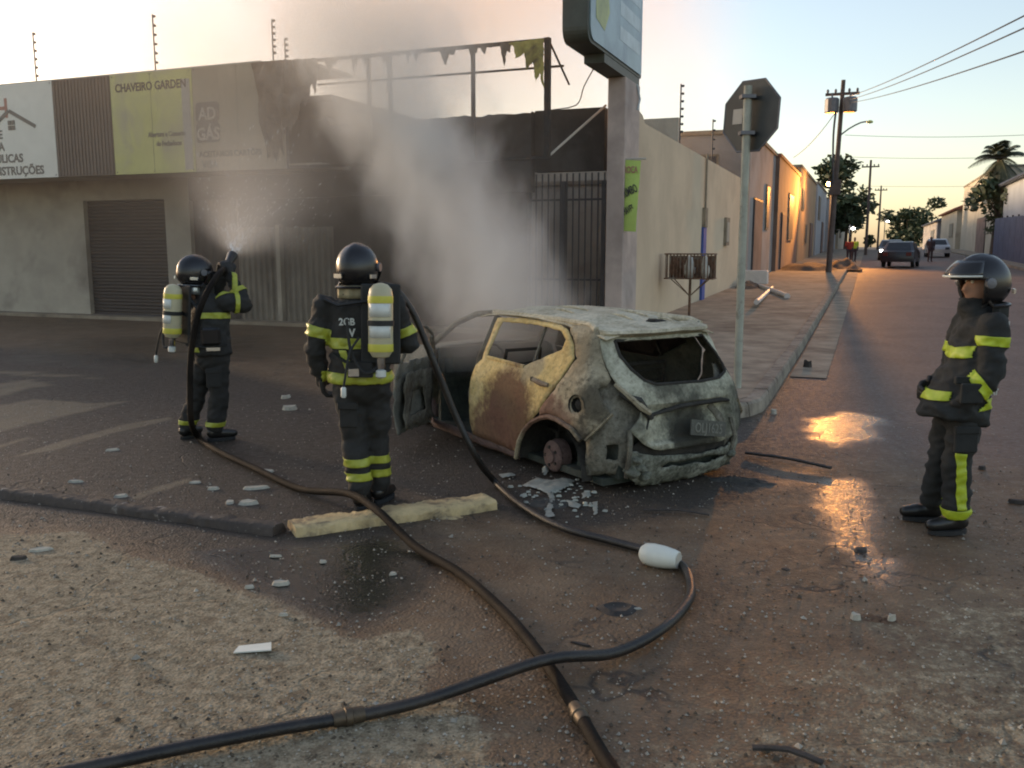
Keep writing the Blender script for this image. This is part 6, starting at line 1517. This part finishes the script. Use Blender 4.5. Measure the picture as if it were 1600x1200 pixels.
for a in ((176, 704, .15, .06, .02, .4, 'chip', 'pale chip on the dark forecourt left of the spraying firefighter'), (118, 753, .12, .05, .02, .1, 'chip', 'pale chip just behind the low dark kerb'),
          (416, 737, .15, .09, .02, .3, 'chip', 'pale flat chip beside the muddy hose'), (398, 763, .24, .09, .02, .2, 'chip', 'long pale chip below the muddy hose'),
          (388, 787, .14, .10, .03, .0, 'chip', 'roundest pale chip below the muddy hose'), (334, 764, .10, .06, .02, .2, 'chip', 'pale chip right of the dry streak end'),
          (359, 786, .07, .09, .02, .5, 'chip', 'small pale chip left of the roundest one'), (305, 754, .10, .05, .015, .1, 'chip', 'pale chip at the tip of the dry streak'), (190, 776, .11, .07, .02, .2, 'chip', 'pale chip at the lower end of the dry streak'),
          (64, 860, .16, .06, .02, .35, 'chip', 'pale stick-like chip on the sand at the left edge'), (30, 874, .10, .05, .025, .2, 'darkchip', 'dark lump on the sand at the left edge'),
          (440, 912, .11, .06, .02, .2, 'chip', 'pale chip at the wet edge in the middle'), (505, 878, .05, .035, .015, 0, 'chip', 'pale chip in the dark puddle'), (614, 897, .06, .035, .015, .3, 'chip', 'pale chip at the right side of the dark puddle'),
          (430, 869, .08, .03, .012, 0, 'chip', 'flat pale chip at the left of the puddle'), (390, 918, .06, .035, .015, .2, 'chip', 'pale chip on the sand below the kerb'), (443, 961, .05, .03, .015, 0, 'chip', 'single chip on the sand near the wet tip'),
          (453, 640, .17, .12, .05, .4, 'chip', 'pale crumpled lump on the forecourt behind the standing firefighter'), (446, 622, .15, .10, .04, .9, 'chip', 'second pale lump on the forecourt behind the standing firefighter'),
          (1344, 860, .10, .07, .018, .4, 'darkchip', 'black scrap standing in the puddle at the right'), (1228, 890, .06, .05, .01, .2, 'darkchip', 'small dark scrap near the puddle'),
          (908, 1006, .13, .02, .008, -.5, 'darkchip', 'thin dark twig on the asphalt in the hose loop'), (994, 951, .07, .02, .008, .1, 'chip', 'small pale sliver beside the dark hole'),
          (1590, 786, .14, .06, .03, -.2, 'darkchip', 'dark lump on the road at the right edge'), (1337, 966, .05, .05, .03, .2, 'chip', 'pale stone left of the dark hollow'), (1393, 968, .05, .04, .03, .2, 'chip', 'pale stone right of the dark hollow'),
          (1262, 574, .13, .11, .11, .2, 'darkchip', 'black lump on the road beside the kerb'), (1209, 646, .09, .07, .05, .2, 'chip', 'pale stone against the kerb face'), (1535, 733, .07, .05, .03, .1, 'darkchip', 'small stone on the road behind the watching firefighter')):
    chip(*a)
for pa, pb_, r_, lb_ in (((1005, 800), (1108, 808), .012, 'thin dark strip lying in front of the rear bumper'), ((1165, 712), (1298, 736), .022, 'dark bent strip on the wet road beside the kerb corner'), ((1175, 1176), (1285, 1200), .016, 'dark stick at the bottom edge of the picture')):
    a = gpt(*pa, r_); b_ = gpt(*pb_, r_); m_ = (a+b_)/2+Vector((.01, .02, .01))
    o = MB().tube(spline([a, m_, b_], .1), r_, 6, True, .6).build('metal_strip', M['darkchip'], None, True); tag(o, lb_, 'strip')
# the hole in the asphalt: a low rim, its dark depth put in as colour
p = G(965, 951); b = MB(); n = 20; vs = [(0, 0, .003)]
for k in range(n):
    q = k/n*2*math.pi; vs.append((.085*math.cos(q)*(1+.12*math.sin(3*q)), .075*math.sin(q), .003))
for k in range(n):
    q = k/n*2*math.pi; vs.append((.10*math.cos(q)*(1+.12*math.sin(3*q)), .088*math.sin(q), .012))
for k in range(n):
    q = k/n*2*math.pi; vs.append((.15*math.cos(q)*(1+.12*math.sin(3*q)), .13*math.sin(q), -.004))
fs = [(0, 1+k, 1+(k+1) % n) for k in range(n)]+[(1+k, n+1+k, n+1+(k+1) % n, 1+(k+1) % n) for k in range(n)]+[(n+1+k, 2*n+1+k, 2*n+1+(k+1) % n, n+1+(k+1) % n) for k in range(n)]
o = b.add(vs, fs).build('asphalt_hole', M['darkchip'], None, True); o.location = (p.x, p.y, 0); o.scale = (.68, .68, 1); tag(o, 'small dark round hole in the asphalt inside the hose loop', 'cap')
mound('clod', 1366, 966, .14, .08, .03, 'dark clod on the asphalt between two pale stones', 14, 'dirt', 'soil')
# gravel and grit nobody could count
rnd = random.Random(3); vs = []; fs = []; vd = []; fd_ = []
for i in range(9000):
    y_ = 2.7+rnd.random()**1.5*7.5; x_ = rnd.uniform(-.62, .62)*y_*1.05; s_ = rnd.choice((.003, .004, .005, .006, .009))*rnd.uniform(.7, 1.3)
    if rnd.random() < .02: s_ *= 1.9
    q = rnd.uniform(0, 6); c_, d = math.cos(q)*s_, math.sin(q)*s_; n = len(vs)
    vs += [(x_+c_, y_+d, 0), (x_-d*.8, y_+c_*.8, 0), (x_-c_, y_-d, 0), (x_+d*.8, y_-c_*.8, 0), (x_+c_*.2, y_, s_*rnd.uniform(.5, 1.1))]
    fs += [(n, n+1, n+4), (n+1, n+2, n+4), (n+2, n+3, n+4), (n+3, n, n+4)]
M['grit'] = mat('pale grit', (.30, .27, .22), .85, var=.55, sc=3.0, bmp=0, world_=True)
for i in range(3600):
    y_ = 2.6+rnd.random()**1.4*4.5; x_ = rnd.uniform(-.62, .62)*y_*1.05; s_ = rnd.choice((.004, .005, .007, .010))*rnd.uniform(.7, 1.3)
    if rnd.random() < .03: s_ *= 1.8
    q = rnd.uniform(0, 6); c_, d = math.cos(q)*s_, math.sin(q)*s_; n = len(vd)
    vd += [(x_+c_, y_+d, 0), (x_-d*.8, y_+c_*.8, 0), (x_-c_, y_-d, 0), (x_+d*.8, y_-c_*.8, 0), (x_+c_*.2, y_, s_*rnd.uniform(.5, 1.1))]
    fd_ += [(n, n+1, n+4), (n+1, n+2, n+4), (n+2, n+3, n+4), (n+3, n, n+4)]
M['darkgrit'] = mat('dark grit', (.085, .065, .045), .9, var=.6, sc=3.0, bmp=0, world_=True)
me = bpy.data.meshes.new('dark_grit'); me.from_pydata(vd, [], fd_); o = link('dark_grit', me, M['darkgrit']); o['kind'] = 'stuff'; o['label'] = 'fine dark grit scattered over the sand'
me = bpy.data.meshes.new('grit'); me.from_pydata(vs, [], fs); o = link('grit', me, M['grit']); o['kind'] = 'stuff'; o['label'] = 'fine pale grit scattered over the asphalt'
# ------------------------------------------------------------------ smoke and spray
def vol(name, col, aniso, density_fn, step=None):
    m = bpy.data.materials.new(name); m.use_nodes = True; nt = m.node_tree; nt.nodes.remove(nt.nodes['Principled BSDF'])
    pv = nt.nodes.new('ShaderNodeVolumePrincipled'); pv.inputs['Color'].default_value = (*col, 1); pv.inputs['Anisotropy'].default_value = aniso
    nt.links.new(pv.outputs[0], nt.nodes['Material Output'].inputs['Volume'])
    nt.links.new(density_fn(nt), pv.inputs['Density']); return m
def fcurve(nt, val, lo, hi, pts):      # piecewise curve of val over lo..hi
    mr = N(nt, 'MapRange', i_1=lo, i_2=hi); nt.links.new(val, mr.inputs[0])
    vals = [p[1] for p in pts]; a, b = min(vals), max(vals)
    fc = nt.nodes.new('ShaderNodeFloatCurve'); cu = fc.mapping.curves[0]
    P = [((x-lo)/(hi-lo), (y-a)/(b-a+1e-9)) for x, y in pts]
    cu.points[0].location = P[0]; cu.points[1].location = P[-1]
    for x, y in P[1:-1]: cu.points.new(x, y)
    for p_ in cu.points: p_.handle_type = 'VECTOR'
    fc.mapping.update(); nt.links.new(mr.outputs[0], fc.inputs['Value'])
    return math_(nt, 'ADD', math_(nt, 'MULTIPLY', fc.outputs[0], b-a), a)
def xyz(nt):
    s_ = nt.nodes.new('ShaderNodeSeparateXYZ'); co = coords(nt, True); nt.links.new(co, s_.inputs[0]); return co, s_.outputs[0], s_.outputs[1], s_.outputs[2]
# plume rising from the cabin
AXX = [(.6, .05), (1.3, -.10), (1.9, -.45), (2.6, -.90), (3.2, -1.3), (4.2, -1.6), (5.4, -1.8)]
AXY = [(.6, 8.7), (1.3, 9.0), (1.9, 9.4), (2.6, 9.9), (3.2, 10.4), (4.2, 11.2), (5.4, 12.2)]
AXR = [(.6, 1.1), (1.3, 1.15), (1.9, 1.05), (2.6, 1.0), (3.2, 1.15), (4.2, 1.7), (5.4, 2.2)]
def plume_d(nt):
    co, x, y, z = xyz(nt)
    ax_ = fcurve(nt, z, .6, 5.4, AXX); ay = fcurve(nt, z, .6, 5.4, AXY); ar = fcurve(nt, z, .6, 5.4, AXR)
    dx = math_(nt, 'SUBTRACT', x, ax_); dy = math_(nt, 'MULTIPLY', math_(nt, 'SUBTRACT', y, ay), .75)
    d = math_(nt, 'DIVIDE', math_(nt, 'SQRT', math_(nt, 'ADD', math_(nt, 'MULTIPLY', dx, dx), math_(nt, 'MULTIPLY', dy, dy))), ar)
    mp = nt.nodes.new('ShaderNodeMapping'); mp.inputs['Scale'].default_value = (1, 1, .55); nt.links.new(co, mp.inputs[0])
    n1 = noise_(nt, mp.outputs[0], 1.7, 3, .62, .5)
    e = math_(nt, 'ADD', d, math_(nt, 'MULTIPLY', math_(nt, 'SUBTRACT', n1, .5), 2.0))
    core = ramp(nt, e, [(.10, 1.0), (.42, .45), (.85, 0.0)]).outputs[0]
    fade = fcurve(nt, z, .5, 5.5, [(.5, 0), (.9, .35), (1.4, .9), (3.0, 1.0), (3.8, .55), (5.5, 0)])
    return math_(nt, 'MULTIPLY', math_(nt, 'MULTIPLY', core, fade), PLUME_K)
PLUME_K = 2.1
M['plume'] = vol('grey smoke', (.87, .85, .81), .1, plume_d)
b = MB(); b.tube([Vector((np.interp(z_, *zip(*AXX)), np.interp(z_, *zip(*AXY)), z_)) for z_ in (.55, 1.3, 1.9, 2.6, 3.2, 4.2, 5.4)], [1.2*1.4, 1.5*1.15, 1.7, 1.9, 2.2, 2.9, 3.4], 16)
o = b.build('smoke_plume', M['plume']); o['kind'] = 'stuff'; o['label'] = 'grey smoke plume rising from the burnt car'
# brown veil before the shop front
def veil_d(nt):
    co, x, y, z = xyz(nt)
    v = math_(nt, 'SUBTRACT', math_(nt, 'MULTIPLY', x, CA), math_(nt, 'MULTIPLY', y, SA)); u = math_(nt, 'ADD', math_(nt, 'MULTIPLY', x, SA), math_(nt, 'MULTIPLY', y, CA))
    n1 = ramp(nt, noise_(nt, co, .35, 2, .55), [(.30, .25), (.70, 1.0)]).outputs[0]
    side = fcurve(nt, v, -26, -4, [(-26, .02), (-18, .03), (-14.5, .2), (-11, .8), (-7.5, 1.0), (-5.2, .55), (-4, .0)])
    high = fcurve(nt, z, 0, 7, [(0, .30), (1.0, .4), (2.5, .9), (4.5, 1.0), (6, .7), (7, 0)])
    dep = fcurve(nt, u, 8.4, 17.4, [(8.4, 0), (10, .5), (13, 1.0), (17.4, 1.0)])
    return math_(nt, 'MULTIPLY', math_(nt, 'MULTIPLY', math_(nt, 'MULTIPLY', n1, side), math_(nt, 'MULTIPLY', high, dep)), VEIL_K)
VEIL_K = .17
M['veil'] = vol('brown smoke', (.42, .355, .29), .2, veil_d)
o = L(-26, -4, 8.4, 17.2, .03, 7).build('smoke_veil', M['veil']); o['kind'] = 'stuff'; o['label'] = 'thin brown smoke drifting before the shop front'
# smoke bank above and behind the shop
def bank_d(nt):
    co, x, y, z = xyz(nt)
    v = math_(nt, 'SUBTRACT', math_(nt, 'MULTIPLY', x, CA), math_(nt, 'MULTIPLY', y, SA))
    n1 = ramp(nt, noise_(nt, co, .085, 3, .62, .5), [(.36, .12), (.62, 1.0)]).outputs[0]
    side = fcurve(nt, v, -60, 4, [(-60, .0), (-45, .2), (-28, .22), (-20, .40), (-12, 1.0), (-8.5, .8), (-6, .3), (-4.2, 0), (4, 0)])
    high = fcurve(nt, z, 3, 26, [(3, .4), (6, .8), (14, 1.0), (20, .7), (26, 0)])
    return math_(nt, 'MULTIPLY', math_(nt, 'MULTIPLY', math_(nt, 'MULTIPLY', n1, side), high), BANK_K)
BANK_K = .085
M['bank'] = vol('sunlit smoke', (.995, .74, .52), .5, bank_d)
o = L(-60, -4.1, 19, 42, 3.2, 26).build('smoke_bank', M['bank']); o['kind'] = 'stuff'; o['label'] = 'bank of sunset-lit smoke above the shop roof'
# streaks of water leaving the nozzle
M['water'] = mat('water streaks', (.75, .75, .72), .15, var=.05, bmp=0)
rnd = random.Random(21); sk = MB(); ap0 = hp+Vector((0, .25, .12)); ax0 = Vector((-.10, .86, .42)).normalized(); e1_ = ax0.cross(Vector((0, 0, 1))).normalized(); e2_ = e1_.cross(ax0)
for i in range(520):
    t_ = .05+rnd.random()**1.6*2.6; a_ = rnd.uniform(0, 6.28); s_ = rnd.random()**.6*.42
    d_ = (ax0+e1_*math.cos(a_)*s_+e2_*math.sin(a_)*s_).normalized(); p_ = ap0+d_*t_-Vector((0, 0, .05*t_*t_)); l_ = rnd.uniform(.02, .09); w_ = rnd.uniform(.0012, .003)
    n_ = d_.orthogonal().normalized()*w_; m_ = d_.cross(n_).normalized()*w_
    sk.add([p_, p_+d_*l_*.5+n_, p_+d_*l_*.5-n_*.5+m_, p_+d_*l_*.5-n_*.5-m_, p_+d_*l_], [(0, 1, 2), (0, 2, 3), (0, 3, 1), (4, 2, 1), (4, 3, 2), (4, 1, 3)])
o = sk.build('spray_drops', M['water']); o['kind'] = 'stuff'; o['label'] = 'water drops flying from the nozzle'
# water mist from the nozzle
ap = hp+Vector((0, .25, .12)); axd = Vector((-.10, .86, .42)).normalized()
def mist_d(nt):
    co, x, y, z = xyz(nt)
    sub = N(nt, 'VectorMath', operation='SUBTRACT'); nt.links.new(co, sub.inputs[0]); sub.inputs[1].default_value = ap
    dt = N(nt, 'VectorMath', operation='DOT_PRODUCT'); nt.links.new(sub.outputs[0], dt.inputs[0]); dt.inputs[1].default_value = axd
    ln = N(nt, 'VectorMath', operation='LENGTH'); nt.links.new(sub.outputs[0], ln.inputs[0])
    cs = math_(nt, 'DIVIDE', dt.outputs['Value'], math_(nt, 'ADD', ln.outputs['Value'], .02))
    n1 = noise_(nt, co, 2.2, 1, .6)
    cone = ramp(nt, math_(nt, 'ADD', cs, math_(nt, 'MULTIPLY', math_(nt, 'SUBTRACT', n1, .5), .12)), [(.86, 0.0), (.985, 1.0)]).outputs[0]
    fall = math_(nt, 'DIVIDE', 1.0, math_(nt, 'ADD', .25, math_(nt, 'MULTIPLY', ln.outputs['Value'], ln.outputs['Value'])))
    end = ramp(nt, math_(nt, 'DIVIDE', ln.outputs['Value'], 4.2), [(.5, 1.0), (1.0, 0.0)]).outputs[0]
    return math_(nt, 'MULTIPLY', math_(nt, 'MULTIPLY', cone, end), math_(nt, 'MULTIPLY', fall, MIST_K))
MIST_K = .7
M['mist'] = vol('water mist', (.93, .92, .90), .3, mist_d)
b = MB(); b.tube([ap, ap+axd*.6, ap+axd*2.2, ap+axd*4.2], [.06, .55, 1.7, 2.7], 14); o = b.build('water_spray', M['mist']); o['kind'] = 'stuff'; o['label'] = 'fan of water mist spraying from the nozzle'
